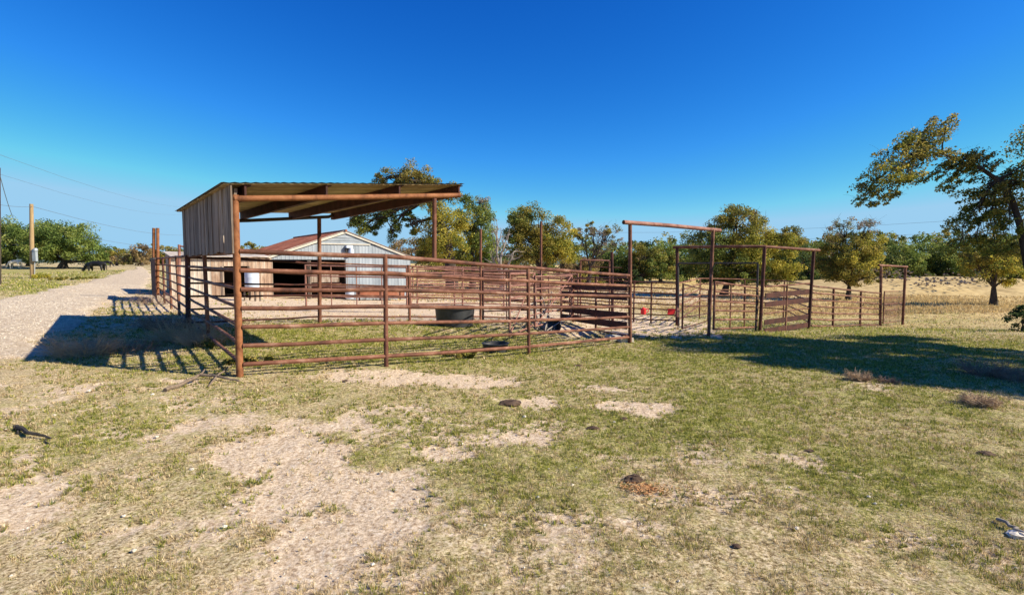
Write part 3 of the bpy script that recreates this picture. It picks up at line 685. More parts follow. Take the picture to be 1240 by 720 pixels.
# ------------------------------------------------------------------ utility poles and wires
def pole(label, px, yb, yt, Y, r, box=False, mat=polewood):
    b = at(px, yb, Y); t_ = at(px - (1 if box else 0), yt, Y); root = empty('utility_pole', (b.x, b.y, b.z), label, 'pole')
    MB().tube([(b.x, b.y, b.z - .5), b.lerp(t_, .5), t_], [r * 1.1, r, r * .85], 10).build('shaft', mat, root)
    if box:
        p = at(px + 3.3, 309, Y - .1); MB().box(p, (.13, 0, 0), (0, .1, 0), (0, 0, .45)).build('meter_box', metalbox, root, smooth=False)
        p = at(px + 3.8, 302, Y - .1); MB().lathe((p.x, p.y, p.z - .1), [(0, 0), (.15, 0), (.15, .12), (.1, .2), (0, .2)], 12).build('meter', metalbox, root)
        MB().tube([at(px + 3, 318, Y - .1), at(px + 3, 334, Y - .1)], .03, 6).build('conduit', metalbox, root)
    return root
pole('tan wooden utility pole with a grey meter box, in the left pasture', 39, 338, 247, 40, .14, True)
pole('dark utility pole cut by the left edge of the picture', -1.5, 345, 203, 30, .09, False, bark)
def wire(label, pts, r, sagm=0):
    P = [at(*p) for p in pts]; Q = []
    for i in range(len(P) - 1):
        for k in range(8):
            f = k / 8; q = P[i].lerp(P[i + 1], f); q.z -= 4 * sagm * f * (1 - f); Q.append(q)
    Q.append(P[-1]); MB().tube(Q, r, 5).build('power_line', wiremat, None, label=label, cat='wire')
wire('highest thin wire crossing the sky at the left', [(-10, 184, 32), (240, 250, 120)], .010, 1.2)
wire('second thin wire from the left edge, falling towards the shelter', [(-10, 208, 32), (230, 258, 120)], .009, 1.2)
wire('thicker wire passing from the meter pole towards the double pipes', [(-10, 246, 34), (39, 250, 40)], .013, .1)
wire('long wire running on from the meter pole across the road', [(39, 250, 40), (240, 283, 110)], .016, 1.0)
wire('low wire seen behind the double pipes', [(100, 286, 70), (240, 302, 140)], .02, .6)
wire('steep service drop at the left edge', [(-2, 205, 30), (16, 264, 40)], .018, .25)
wire('upper right-hand wire behind the gateways', [(690, 281, 120), (1240, 261, 90)], .02, 1.0)
wire('lower right-hand wire behind the gateways', [(690, 291, 120), (1240, 276, 90)], .02, 1.0)

# ------------------------------------------------------------------ cattle
def cow(label, px, py, Y, L, mat, facing=1, graze=True):
    b = at(px, py, Y); b.z = gz(b.x, b.y) if abs(gz(b.x, b.y) - b.z) < .3 else b.z
    root = empty('cow', b, label, 'cow'); s = L / 2.0; f = facing
    J = [((0, 0, 1.12), .30), ((.55 * f, 0, 1.14), .31), ((-.55 * f, 0, 1.16), .29), ((-.85 * f, 0, 1.1), .2), ((.85 * f, 0, 1.05), .2),
         ((1.15 * f, 0, .75 if graze else 1.3), .14), ((1.32 * f, 0, .42 if graze else 1.4), .13), ((1.5 * f, 0, .18 if graze else 1.3), .08)]
    E = [(0, 1), (0, 2), (2, 3), (1, 4), (4, 5), (5, 6), (6, 7)]
    for sx, jn in ((.6 * f, 1), (-.65 * f, 2)):
        for sy in (-.2, .2):
            i = len(J); off = random.uniform(-.12, .12)
            J += [((sx, sy, .75), .14), ((sx + off * .5, sy, .42), .075), ((sx + off, sy, .05), .055)]
            E += [(jn, i), (i, i + 1), (i + 1, i + 2)]
    i = len(J); J += [((-1.02 * f, 0, .95), .05), ((-1.05 * f, 0, .45), .035)]; E += [(3, i), (i, i + 1)]
    me = bpy.data.meshes.new('body'); me.from_pydata([tuple(c * s for c in j[0]) for j in J], E, []); me.materials.append(mat)
    o = bpy.data.objects.new('body', me); C.objects.link(o); o.parent = root
    md = o.modifiers.new('skin', 'SKIN'); 
    for k, j in enumerate(J): me.skin_vertices[0].data[k].radius = (j[1] * s * .8, j[1] * s)
    me.skin_vertices[0].data[0].use_root = True
    o.modifiers.new('sub', 'SUBSURF').render_levels = 1
    for sy in (-1, 1):
        hx, hz = (1.28 * f, .52) if graze else (1.3 * f, 1.5)
        e = MB(); e.box((b.x + hx * s, b.y + sy * .16 * s, b.z + hz * s), (.03 * s, 0, 0), (0, .09 * s, 0), (0, 0, .04 * s)); e.build('ear', mat, root)
    return root
cow('black cow grazing beside the road in the left pasture', 117, 333, 62, 2.35, blackcow, -1)
cow('pale cream cow grazing under the oaks at the left edge', 19, 326.5, 85, 2.1, whitecow, -1)
cow('small black cow farther off at the edge of the road', 130, 323.5, 75, 1.3, blackcow, 1)

# ------------------------------------------------------------------ trees
PAL = {
 'oak': [(.055, .08, .02), (.10, .135, .03), (.16, .195, .042), (.25, .26, .06)],
 'live': [(.055, .09, .022), (.11, .16, .035), (.18, .23, .05), (.27, .29, .08)],
 'yellow': [(.10, .12, .02), (.20, .20, .03), (.32, .29, .045), (.43, .35, .06), (.14, .18, .035)],
 'olive': [(.07, .085, .02), (.16, .16, .03), (.25, .22, .045), (.30, .24, .06), (.08, .10, .03)],
 'brown': [(.12, .09, .045), (.22, .15, .07), (.28, .2, .09), (.15, .15, .05)],
 'cedar': [(.025, .05, .016), (.05, .08, .025), (.08, .11, .035)],
 'leanoak': [(.07, .095, .02), (.16, .18, .03), (.28, .26, .045), (.44, .34, .055)],
 'greytwig': [(.20, .17, .13), (.28, .24, .19), (.16, .17, .07), (.14, .15, .06)],
}
def leafcloud(centers, rad, nper, size, pal, flat=.75, sweep=None):
    """quads scattered round clump centres -> V,F,col"""
    K = len(centers); N = int(K * nper)
    idx = rng.integers(0, K, N); d = rng.normal(size=(N, 3)); d /= np.linalg.norm(d, axis=1)[:, None]
    rr = rng.random(N) ** .45 * 1.15
    P = centers[idx] + d * (rad[idx] * rr)[:, None] * np.array([1, 1, flat])
    if sweep is not None: P = P + np.array(sweep) * (rad[idx] * rng.uniform(-.6, 1.4, N))[:, None]
    n_ = rng.normal(size=(N, 3)) + d * .8 + np.array([0, 0, .35]); n_ /= np.linalg.norm(n_, axis=1)[:, None]
    a = np.cross(n_, rng.normal(size=(N, 3))); a /= np.linalg.norm(a, axis=1)[:, None] + 1e-9; b = np.cross(n_, a)
    s = (size * rng.uniform(.6, 1.35, N))[:, None]
    V = np.stack([P - a * s * .5, P + b * s * .28, P + a * s * .5, P - b * s * .28], 1).reshape(-1, 3)
    F = np.arange(N * 4).reshape(-1, 4)
    pl = np.array(pal); tone = rng.random(K)
    ci = np.clip(((tone[idx] * .65 + rng.random(N) * .35) * len(pl)).astype(int), 0, len(pl) - 1)
    col = np.clip(pl[ci] * rng.uniform(.8, 1.7, (N, 1)), 0, .7)
    return V, F, np.repeat(col, 4, 0)
def limb(mb, p0, p1, r0, r1, bend=.12, seg=6, n=7):
    d = p1 - p0; L = d.length; off = Vector((random.uniform(-1, 1), random.uniform(-1, 1), random.uniform(-.3, .6))) * L * bend
    pts = []; rs = []
    for i in range(seg + 1):
        f = i / seg; p = p0.lerp(p1, f) + off * math.sin(math.pi * f) + Vector((random.gauss(0, 1), random.gauss(0, 1), random.gauss(0, 1))) * L * .012 * (0 < i < seg)
        pts.append(p); rs.append(lerp(r0, r1, f))
    mb.tube(pts, rs, n); return pts
def tree(name, label, base, Y, blobs, pal, tr=.2, leaf=None, dens=1.0, clumps=1.0, twigs=0, cat='tree', group=None, trunkpath=None, barkm=None, cr=.30, fork=.35, sweep=None, taper=.62):
    """base (px,py) at depth Y; blobs: (cx,cy,rx,ry[,dY[,pal]]) in photo pixels at depth Y"""
    B = at(base[0], base[1], Y); B.z = min(B.z, gz(B.x, B.y) + .3)
    root = empty(name, B, label, cat, group); k = Y / FPX
    grow = 1.1 if Y < 20 else 1.13; dens *= 1.0 if Y < 20 else 1.5
    leaf = leaf or max(.05, 2.1 * k); barkm = barkm or bark
    mb = MB(); allc = []; allr = []; Vs = []; Fs = []; Cs = []; nv = 0; ends = []
    for bl in blobs:
        cx, cy, rx, ry = bl[:4]; rx *= grow; ry *= grow; dY = bl[4] if len(bl) > 4 else 0; pp = PAL[bl[5]] if len(bl) > 5 else PAL[pal]
        c = at(cx, cy, Y + dY); RX, RZ = rx * k, ry * k; RY = max(RX * .8, RZ * .8) if not twigs == 99 else RX * .5
        nc = max(8, int(clumps * 24 * (rx * ry / 400.) ** .8)); d = rng.normal(size=(nc, 3)); d /= np.linalg.norm(d, axis=1)[:, None]
        rr = rng.uniform(.25, 1.0, nc) ** .6
        cen = np.array(c) + d * rr[:, None] * np.array([RX, RY, RZ]) * 1.0
        rad = rng.uniform(.6, 1.3, nc) * cr * (RX * RZ) ** .5 * min(1, (14.0 / nc) ** .25 + .15)
        nper = (dens if not (len(bl) > 5 and bl[5] == 'greytwig') else dens * .4) * 26 * (RX * RZ) / (leaf * leaf) / nc
        V, F, col = leafcloud(cen, rad, nper, leaf, pp, sweep=sweep); Vs.append(V); Fs.append(F + nv); Cs.append(col); nv += len(V)
        ends.append((c, cen, RX))
    tp = [Vector(at(*q)) for q in trunkpath] if trunkpath else None
    if tp is None:
        top = Vector((0, 0, 0))
        for c, _, _ in ends: top += Vector(c)
        top /= len(ends); fk = B.lerp(top, fork); fk.x = B.x + (top.x - B.x) * fork * .6
        tp = [B - Vector((0, 0, .3)), B.lerp(fk, .5) + Vector((random.uniform(-.1, .1), 0, 0)), fk]
        fk_i = 2
    rs = [tr * lerp(1.25, taper, i / (len(tp) - 1)) for i in range(len(tp))]; rs[0] *= 1.15
    mb.tube(tp, rs, 10)
    for c, cen, RX in ends:
        best = min(tp[len(tp) // 2:], key=lambda q: (q - c).length)
        r0 = tr * (.42 if Y > 20 else .26); pts = limb(mb, best, Vector(c), r0, r0 * .35, .08)
        for q in cen[:: max(1, len(cen) // 9)]:
            s_ = pts[random.randint(3, len(pts) - 1)]; limb(mb, s_, Vector(q), r0 * .35, r0 * .08, .1, 4, 5)
            if twigs:
                for _ in range(twigs):
                    e = Vector(q) + Vector(rng.normal(size=3)) * RX * .28; e.z = max(e.z, q[2] - RX * .1)
                    limb(mb, Vector(q), e, r0 * .12, r0 * .04, .1, 3, 4)
    mb.build('trunk', barkm, root)
    o = np_mesh('crown', np.concatenate(Vs), np.concatenate(Fs), leafm, np.concatenate(Cs), loc=tuple(B), parent=root, k=4)
    return root

# tree behind the shelter (three stems of foliage)
tree('oak_tree', 'tall tree with drooping left limbs, behind the barn and shelter', (545, 352), 44, [
    (508, 213, 28, 15, 0, 'olive'), (470, 214, 17, 9, 0, 'olive'), (455, 250, 28, 20, 0, 'oak'), (440, 272, 20, 13, 0, 'oak'), (473, 275, 13, 14, 0, 'oak'), (480, 240, 26, 14, 0, 'olive'),
    (520, 240, 34, 22, 0, 'olive'), (497, 272, 8, 22, 0, 'oak'), (540, 280, 30, 30, 0, 'yellow'), (523, 300, 20, 22, 2, 'olive'), (430, 262, 14, 10, 0, 'olive')],
    'olive', .42, dens=1.0, twigs=1, trunkpath=[(548, 358, 44), (546, 325, 44), (540, 290, 44), (530, 262, 44), (518, 240, 44), (510, 222, 44)])
tree('oak_tree', 'rounded green tree just right of the shelter roof', (572, 350), 48, [(572, 265, 22, 26, 0, 'oak'), (582, 290, 20, 26, 0, 'live'), (560, 300, 24, 24, 0, 'yellow'), (585, 248, 10, 10, 0, 'greytwig'), (590, 312, 12, 14, 0, 'oak')], 'oak', .3, twigs=1)
tree('bare_tree', 'bare grey dead tree between two leafy trees', (608, 345), 42, [(602, 280, 7, 22, 0, 'greytwig'), (622, 305, 10, 10, 0, 'greytwig'), (612, 292, 8, 14, 0, 'greytwig'), (596, 310, 8, 10, 0, 'greytwig')], 'greytwig', .30, dens=.02, twigs=5, barkm=palebark)
tree('oak_tree', 'round olive and yellow tree in the middle, behind the tall post', (655, 350), 50, [(632, 270, 20, 17, 0, 'oak'), (652, 272, 28, 22, 0, 'olive'), (672, 290, 26, 24, 0, 'yellow'), (645, 300, 30, 22, 0, 'olive'), (680, 305, 22, 18, 0, 'yellow'), (625, 295, 12, 24, 0, 'oak')], 'olive', .35)
tree('sparse_tree', 'thin grey-green sparse-crowned tree, left of the tall gateway', (712, 345), 60, [(710, 279, 15, 9, 0, 'greytwig'), (737, 284, 14, 12, 0, 'greytwig'), (722, 298, 20, 8, 0, 'greytwig'), (703, 282, 10, 7, 0, 'olive'), (716, 274, 9, 5, 0, 'olive'), (736, 280, 10, 6, 0, 'olive'), (747, 294, 8, 6, 0, 'greytwig')], 'greytwig', .24, dens=.75, twigs=4)
tree('elm_tree', 'large yellow-green tree behind the wide gateway', (875, 358), 46, [(890, 275, 34, 22, 0, 'olive'), (870, 300, 40, 26, 0, 'oak'), (915, 292, 34, 24, 0, 'yellow'), (935, 308, 28, 26, 0, 'yellow'), (900, 318, 40, 20, 0, 'yellow'), (855, 320, 24, 18, 0, 'oak'), (905, 332, 34, 10, -1, 'oak'), (868, 338, 20, 9, 0, 'oak'), (945, 330, 22, 14, 0, 'yellow'), (925, 332, 22, 12, 0, 'olive'), (950, 288, 20, 12, 0, 'olive'), (892, 262, 20, 9, 0, 'brown')], 'yellow', .32, twigs=1, fork=.3)
tree('elm_tree', 'yellowing tree with bare grey top twigs, in front of the rock pile', (1027, 362), 42, [(1030, 300, 32, 22, 0, 'olive'), (1050, 300, 18, 18, 0, 'yellow'), (1010, 312, 22, 18, 0, 'olive'), (1032, 325, 34, 16, 0, 'olive'), (1010, 332, 20, 11, 0, 'olive'), (1045, 336, 24, 9, 0, 'olive'), (1040, 312, 24, 14, -1, 'yellow'), (1022, 275, 18, 12, 0, 'greytwig'), (1048, 275, 14, 12, 0, 'greytwig')], 'olive', .2, dens=.8, twigs=3, fork=.3)
tree('small_oak', 'small yellow-green tree standing under the leaning oak', (1203, 370), 35, [(1195, 322, 30, 16, 0, 'yellow'), (1215, 305, 26, 18, 0, 'olive'), (1180, 310, 20, 12, 0, 'olive'), (1225, 335, 22, 12, 0, 'yellow'), (1195, 296, 22, 10, 0, 'oak')], 'yellow', .2, dens=.85, twigs=1, fork=.4)
# left pasture oaks
tree('live_oak', 'broad dark live oak with a forked trunk, beside the meter pole', (76, 325), 88, [(70, 290, 40, 20, 0, 'live'), (98, 300, 28, 17, 0, 'live'), (118, 312, 16, 9, 0, 'live'), (80, 308, 38, 11, 0, 'oak'), (55, 300, 24, 16, 0, 'oak')], 'live', .7, dens=1.1)
tree('live_oak', 'live oak at the left edge, above the pale cow', (12, 325), 92, [(12, 285, 26, 20, 0, 'live'), (-12, 290, 24, 22, 0, 'oak'), (30, 295, 22, 18, 0, 'live'), (10, 308, 26, 9, 0, 'oak')], 'live', .5)
tree('live_oak', 'live oak directly behind the meter pole', (34, 326), 98, [(42, 282, 26, 16, 0, 'live'), (40, 300, 28, 14, 0, 'oak'), (62, 284, 16, 14, 0, 'live')], 'live', .5)
tree('bushy_tree', 'brown leafless thicket tree above the far end of the road', (172, 322), 120, [(172, 304, 16, 9, 0, 'brown'), (160, 312, 18, 8, 0, 'brown'), (176, 298, 8, 6, 0, 'greytwig')], 'brown', .3, twigs=2, dens=.8)
tree('bushy_tree', 'olive thicket tree at the road bend, right of the live oaks', (142, 322), 125, [(145, 308, 16, 9, 0, 'olive'), (130, 305, 10, 7, 0, 'oak')], 'olive', .3)
tree('bushy_tree', 'dim green tree line seen beyond the double pipes', (205, 322), 130, [(200, 307, 20, 9, 0, 'olive'), (225, 309, 16, 7, 0, 'oak'), (190, 312, 10, 8, 0, 'yellow')], 'olive', .3)
tree('bushy_tree', 'brownish treetops showing over the shed roof', (306, 330), 90, [(306, 300, 14, 5, 0, 'olive'), (290, 304, 10, 5, 0, 'brown')], 'olive', .3)
tree('bushy_tree', 'greyish brown treetops beside the barn gable end', (490, 340), 75, [(500, 305, 26, 14, 0, 'brown'), (480, 310, 20, 10, 0, 'greytwig'), (520, 310, 16, 14, 0, 'olive')], 'brown', .3, twigs=2)
tree('evergreen_bush', 'dark spiky evergreen bush at the right edge', (1238, 402), 17.5, [(1238, 386, 15, 17, 0, 'cedar'), (1242, 378, 12, 10, 0, 'cedar')], 'cedar', .06, cat='bush', leaf=.07, dens=1.4)

def weed(label, px, py, r, h, nq=160, pal='olive'):
    c = G(px, py); cen = np.array([[c.x + random.gauss(0, r * .5), c.y + random.gauss(0, r * .4), c.z + h * random.uniform(.2, .6)] for _ in range(9)])
    V, F, col = leafcloud(cen, np.full(9, h * .45), nq, .05 + .0012 * c.y, PAL[pal]); tag(np_mesh('green_weed', V, F, leafm, col, loc=tuple(c), k=4), label, 'weed')
weed('bright green weed clump right of the meter pole', 56, 337, .9, .4, pal='yellow')
weed('low green weed clump midway between the meter pole and the cow', 72, 339, .7, .25)
weed('flat green weed patch at the road edge below the black cow', 98, 338, .9, .25)
weed('green weeds growing at the foot of the roadside fence, by the second post', 252, 420, .3, .16)
weed('green weeds growing inside the corner post', 300, 440, .3, .12)
weed('small green weed under the white barrel', 304, 359, .3, .25)
weed('green weeds along the bottom rail left of the small black tub', 560, 432, .35, .1)

# the wood line at the far side of the meadow
WL = ['olive bush of the tree line seen between the shelter post and the tall rusty post', 'dark green bush behind the bare grey dead tree', 'brownish bush filling the gap left of the round olive tree',
      'brown-tinged bush under the sparse grey-green tree', 'dark green bush behind the thin low pipe frame', 'light green bush just left of the tall front gateway post', 'olive bush just right of the tall front gateway post, under the crossbar',
      'light green bush seen through the middle of the tall front gateway', 'mid green bush behind the left post of the wide gateway', 'dark green bush right of the large yellow-green tree', 'near-black cedar bush behind the right post of the wide gateway',
      'light green bush left of the tree with bare grey top twigs', 'dark bush right of the tree with bare grey top twigs', 'light green bush directly behind the small end gateway', 'bright green bush right of the small end gateway',
      'dark green bush left of the hanging oak foliage', 'cedar bush behind the left side of the small yellow oak', 'dark green bush behind the small yellow oak', 'light green bush at the right edge, behind the oak trunk', 'outermost bush of the tree line, cut by the right edge']
wl = [(545, 318, 24, 16, 'olive', 78), (585, 322, 22, 16, 'oak', 74), (612, 325, 20, 12, 'brown', 72), (700, 322, 22, 16, 'brown', 72), (728, 318, 24, 16, 'oak', 78), (752, 315, 20, 18, 'live', 76),
      (778, 312, 20, 17, 'olive', 74), (800, 310, 20, 19, 'live', 76), (825, 312, 22, 20, 'live', 80), (958, 300, 24, 17, 'oak', 80), (970, 318, 22, 18, 'cedar', 76), (990, 305, 22, 17, 'live', 82),
      (1075, 308, 22, 18, 'oak', 80), (1098, 312, 22, 18, 'live', 76), (1122, 310, 22, 18, 'live', 80), (1148, 312, 22, 18, 'oak', 76), (1175, 312, 22, 18, 'cedar', 80), (1205, 310, 24, 20, 'oak', 78), (1235, 308, 24, 20, 'live', 76), (1262, 305, 24, 22, 'oak', 78)]
for i, (cx, cy, rx, ry, pl, Y) in enumerate(wl):
    tree('woodline_tree', WL[i], (cx, 343), Y, [(cx + random.uniform(-4, 4), cy, rx, ry, 0, pl), (cx - rx * .5, cy + 8, rx * .7, ry * .7, 1, pl), (cx + rx * .5, cy + 11, rx * .7, ry * .6, -1, random.choice(['live', 'oak', 'olive'])), (cx + random.uniform(-6, 6), cy + 20, rx * 1.15, ry * .55, -1, random.choice(['live', 'oak', 'olive', 'cedar']))], pl, .3, dens=.9, group='trees in the line beyond the meadow')
def wood():
    Vs, Fs, Cs, nv = [], [], [], 0
    for px in np.arange(530, 1300, 9.0):
        Y = random.uniform(88, 110); h = random.uniform(296, 306) - (4 if px > 780 else 0) - (5 if px > 1040 else 0)
        for q in range(3):
            cy = lerp(h, 338, q / 2.5); c = np.array(at(px + random.uniform(-6, 6), cy, Y)); k = Y / FPX
            nc = 7; cen = c + rng.normal(size=(nc, 3)) * np.array([8, 8, 5]) * k; rad = rng.uniform(3, 6, nc) * k
            V, F, col = leafcloud(cen, rad, 45, .42, PAL[random.choice(['oak', 'live', 'olive', 'cedar', 'brown'])]); Vs.append(V); Fs.append(F + nv); Cs.append(col); nv += len(V)
    for px in np.arange(120, 330, 10.):
        Y = random.uniform(140, 170); c = np.array(at(px, random.uniform(308, 316), Y)); k = Y / FPX
        cen = c + rng.normal(size=(8, 3)) * np.array([7, 7, 3]) * k; V, F, col = leafcloud(cen, rng.uniform(3, 6, 8) * k, 60, .6, PAL[random.choice(['oak', 'olive', 'brown'])]); Vs.append(V); Fs.append(F + nv); Cs.append(col); nv += len(V)
    o = np_mesh('distant_woods', np.concatenate(Vs), np.concatenate(Fs), leafm, np.concatenate(Cs), k=4)
    tag(o, 'dense mixed woods closing off the far side of the pasture', 'woods', kind='stuff')
wood()

# leaning oak at the right edge, and the trees beside it whose shade falls on the grass
tree('leaning_oak', 'big dark leaning oak with hanging foliage at the right edge', (1262, 415), 12, [
    (1145, 152, 22, 13, 0, 'olive'), (1118, 166, 26, 14, .3, 'leanoak'), (1132, 180, 24, 14, 0, 'olive'), (1095, 190, 30, 17, 0, 'olive'), (1078, 208, 26, 14, -.3, 'leanoak'), (1172, 190, 22, 10, 0, 'olive'), (1100, 172, 16, 12, 0, 'leanoak'), (1205, 235, 20, 12, 0, 'olive'), (1150, 205, 14, 12, 0, 'leanoak'), (1235, 225, 20, 24, 0, 'leanoak'), (1066, 226, 22, 13, 0, 'olive'), (1052, 243, 16, 9, 0, 'leanoak'), (1100, 215, 22, 10, -.3, 'leanoak'), (1082, 238, 14, 8, 0, 'leanoak'),
    (1160, 195, 20, 13, 0, 'olive'), (1150, 222, 14, 10, 0, 'leanoak'), (1195, 195, 20, 12, 0, 'olive'), (1215, 222, 22, 16, .4, 'leanoak'), (1180, 240, 18, 14, .5, 'leanoak'), (1165, 272, 20, 12, .5, 'leanoak'), (1200, 268, 18, 14, 0, 'leanoak'), (1230, 255, 18, 20, .6, 'leanoak'), (1185, 256, 20, 12, .2, 'leanoak'), (1210, 250, 16, 14, .3, 'leanoak'), (1180, 290, 20, 10, .6, 'leanoak'), (1205, 296, 16, 12, .2, 'leanoak'), (1222, 278, 16, 12, -.2, 'leanoak'), (1195, 222, 18, 12, .3, 'leanoak'), (1175, 212, 14, 10, 0, 'leanoak'), (1160, 300, 16, 8, .5, 'leanoak'), (1225, 300, 22, 10, .5, 'olive'),
    (1290, 180, 50, 40, .5, 'leanoak'), (1340, 220, 50, 50, 0, 'leanoak'), (1380, 120, 60, 50, 0, 'leanoak')], 'leanoak', .075, leaf=.055, dens=.95, twigs=2, cr=.22, sweep=(-1.5, 0, -.95), taper=.16,
    trunkpath=[(1268, 440, 12), (1256, 380, 12), (1244, 320, 12), (1235, 272, 12), (1225, 240, 12), (1208, 218, 12), (1188, 204, 12), (1165, 196, 12), (1140, 186, 12), (1115, 182, 12)])
def shade_tree(label, bx, by, blobs, tr=.25, dens=.5):
    """tree standing outside the frame to the right; blobs in metres round its base"""
    z0 = gz(bx, by); root = empty('shade_oak', (bx, by, z0), label, 'tree'); mb = MB(); Vs, Fs, Cs, nv = [], [], [], 0
    top = Vector((bx, by, z0 + 2.2)); mb.tube([(bx, by, z0 - .3), (bx + .1, by, z0 + 1.2), top], [tr * 1.3, tr, tr * .8], 10)
    for (x, y, z, r, rz_) in blobs:
        c = np.array([bx + x, by + y, z0 + z]); nc = 20; d = rng.normal(size=(nc, 3)); d /= np.linalg.norm(d, axis=1)[:, None]
        cen = c + d * rng.uniform(.3, 1, nc)[:, None] * np.array([r, r, rz_]); V, F, col = leafcloud(cen, rng.uniform(.25, .6, nc), dens * 420, .11, PAL['oak'])
        Vs.append(V); Fs.append(F + nv); Cs.append(col); nv += len(V); limb(mb, top, Vector(c), tr * .6, tr * .15)
    mb.build('trunk', bark, root); np_mesh('crown', np.concatenate(Vs), np.concatenate(Fs), leafm, np.concatenate(Cs), loc=(bx, by, z0), parent=root, k=4)
def cast(bx, by, L): return [(sx + 1.391 * h - bx, sy - .321 * h - by, h, r, r * .6) for (sx, sy, r, h) in L]
shade_tree('oak standing past the right edge, its shade on the grass', 14.6, 9.0, cast(14.6, 9.0, [(4.8, 11.5, 1.3, 6.4), (6.0, 12.8, 1.7, 6.0), (6.4, 10.4, 1.4, 6.0), (8.2, 12.4, 1.8, 5.2), (8.4, 10.2, 1.6, 5.0), (10.5, 12.2, 1.9, 5.0), (10.5, 14.4, 1.6, 4.6)]), dens=1.0)
shade_tree('second oak past the right edge, nearer the viewer', 14.6, 5.6, cast(14.6, 5.6, [(6.0, 8.7, 1.1, 5.8), (5.0, 9.4, .8, 6.2), (6.1, 7.7, .8, 5.8), (7.6, 6.2, .7, 5.2), (6.9, 7.1, .8, 5.6), (8.4, 6.2, .9, 4.8), (7.2, 7.6, 1.1, 5.2), (8.3, 8.4, 1.5, 5.0), (9.3, 6.9, 1.3, 4.6), (10.4, 8.8, 1.6, 4.4)]), dens=1.0)

# ------------------------------------------------------------------ brush, weeds, sticks, stones
def twigbush(name, label, px, py, r, h, nst, mat, cat='brush', spread=1.0, group=None):
    c = G(px, py); mb = MB()
    for _ in range(nst):
        a = random.uniform(0, 6.28); q = random.random() ** .5 * r * .6; b = Vector((c.x + math.cos(a) * q, c.y + math.sin(a) * q, 0)); b.z = gz(b.x, b.y) - .01
        d = Vector((math.cos(a) * spread * random.uniform(.2, 1), math.sin(a) * spread * random.uniform(.2, 1), random.uniform(.3, 1))).normalized() * random.uniform(.4, 1) * h * 1.3
        m1 = b + d * .5 + Vector((random.gauss(0, .03), random.gauss(0, .03), 0)); e = b + d; e.z -= .12 * d.length * random.random() * 2
        mb.tube([b, m1, e], [.004, .003, .0015], 3, False)
        for _ in range(3):
            t_ = random.uniform(.3, 1); s_ = b.lerp(e, t_); mb.tube([s_, s_ + Vector((random.gauss(0, 1), random.gauss(0, 1), abs(random.gauss(0, .8)))) * h * .22], [.0022, .001], 3, False)
    return mb.build(name, mat, None, smooth=False, loc=c, label=label, cat=cat, group=group)
for a in [('dry_brush', 'round heap of dead brush at the near edge of the shelter shadow', 100, 430, .5, .36, 260, twigp), ('dry_brush', 'low dead brush in the middle of the shelter shadow', 150, 425, .7, .25, 120, twigm),
          ('dry_brush', 'dead weeds piled along the foot of the roadside fence', 226, 412, .55, .42, 260, twigp), ('dry_brush', 'pale dry weeds under the shelter corner', 246, 418, .4, .34, 170, twigp),
          ('dry_brush', 'dead weeds in the shade beneath the board wall', 204, 398, .7, .4, 220, twigm), ('dry_brush', 'thin dry weeds by the doubled road posts', 186, 368, .8, .5, 120, twigm),
          ('tumbleweed', 'pinkish round tumbleweed at the near edge of the tree shade', 1186, 490, .17, .15, 260, twigp), ('tumbleweed', 'pale tumbleweed in the middle of the tree shade', 1040, 460, .13, .15, 200, twigp),
          ('dry_brush', 'grey dry weed right of the pale tumbleweed', 1074, 463, .13, .12, 60, twigm), ('dry_brush', 'dark dry weed clump in the shade near the right edge', 1195, 455, .35, .3, 160, twigm), ('dry_brush', 'dark dry weed clump cut by the right edge', 1235, 462, .35, .3, 140, twigm)]:
    twigbush(*a)
def sticks(name, label, paths, mat, cat='stick'):
    """paths: [(list of (px,py,height), r0, r1)] on the ground"""
    P0 = G(*paths[0][0][0][:2]); root = empty(name, P0, label, cat)
    for pts, r0, r1 in paths:
        W = []
        for (x, y, h) in pts: q = G(x, y); q.z += h + r0 * .8; W.append(q)
        W2 = []
        for i in range(len(W) - 1):
            for k in range(3):
                q = W[i].lerp(W[i + 1], k / 3); 
                if k: q += Vector((random.gauss(0, 1), random.gauss(0, 1), random.gauss(0, .5))) * .01
                W2.append(q)
        W2.append(W[-1]); MB().tube(W2, [lerp(r0, r1, i / (len(W2) - 1)) for i in range(len(W2))], 7).build('branch', mat, root)
    return root
sticks('dead_branch', 'long forked dead branch lying at the foot of the corner post', [([(200, 474, .0), (222, 467, .01), (240, 459, .03), (258, 459, .03), (276, 462, .02), (290, 463, 0)], .025, .012), ([(240, 459, .03), (252, 452, .08)], .014, .006), ([(262, 460, .03), (276, 454, .09), (284, 452, .12)], .012, .005), ([(262, 460, .03), (252, 469, .0)], .013, .008)], deadwood)
sticks('charred_stick', 'crooked black stick lying on the grass at the far left', [([(16, 522, .015), (26, 523, .02), (34, 529, .02), (48, 531, .015), (62, 534, .008)], .024, .008), ([(26, 522, .01), (22, 526, .0)], .012, .006), ([(56, 533, .006), (60, 539, .0)], .008, .006)], greystick)
sticks('stick_tangle', 'tangle of pale dead sticks among the inner gates', [([(640, 392, .5), (662, 388, .7)], .02, .01), ([(645, 398, .2), (672, 386, .55)], .02, .012), ([(650, 400, 0), (648, 395, 1.0)], .025, .015), ([(660, 402, 0), (668, 392, .9)], .02, .01), ([(655, 405, 0), (690, 396, .3)], .018, .01), ([(672, 400, .0), (655, 390, .8)], .018, .01)], palebark)
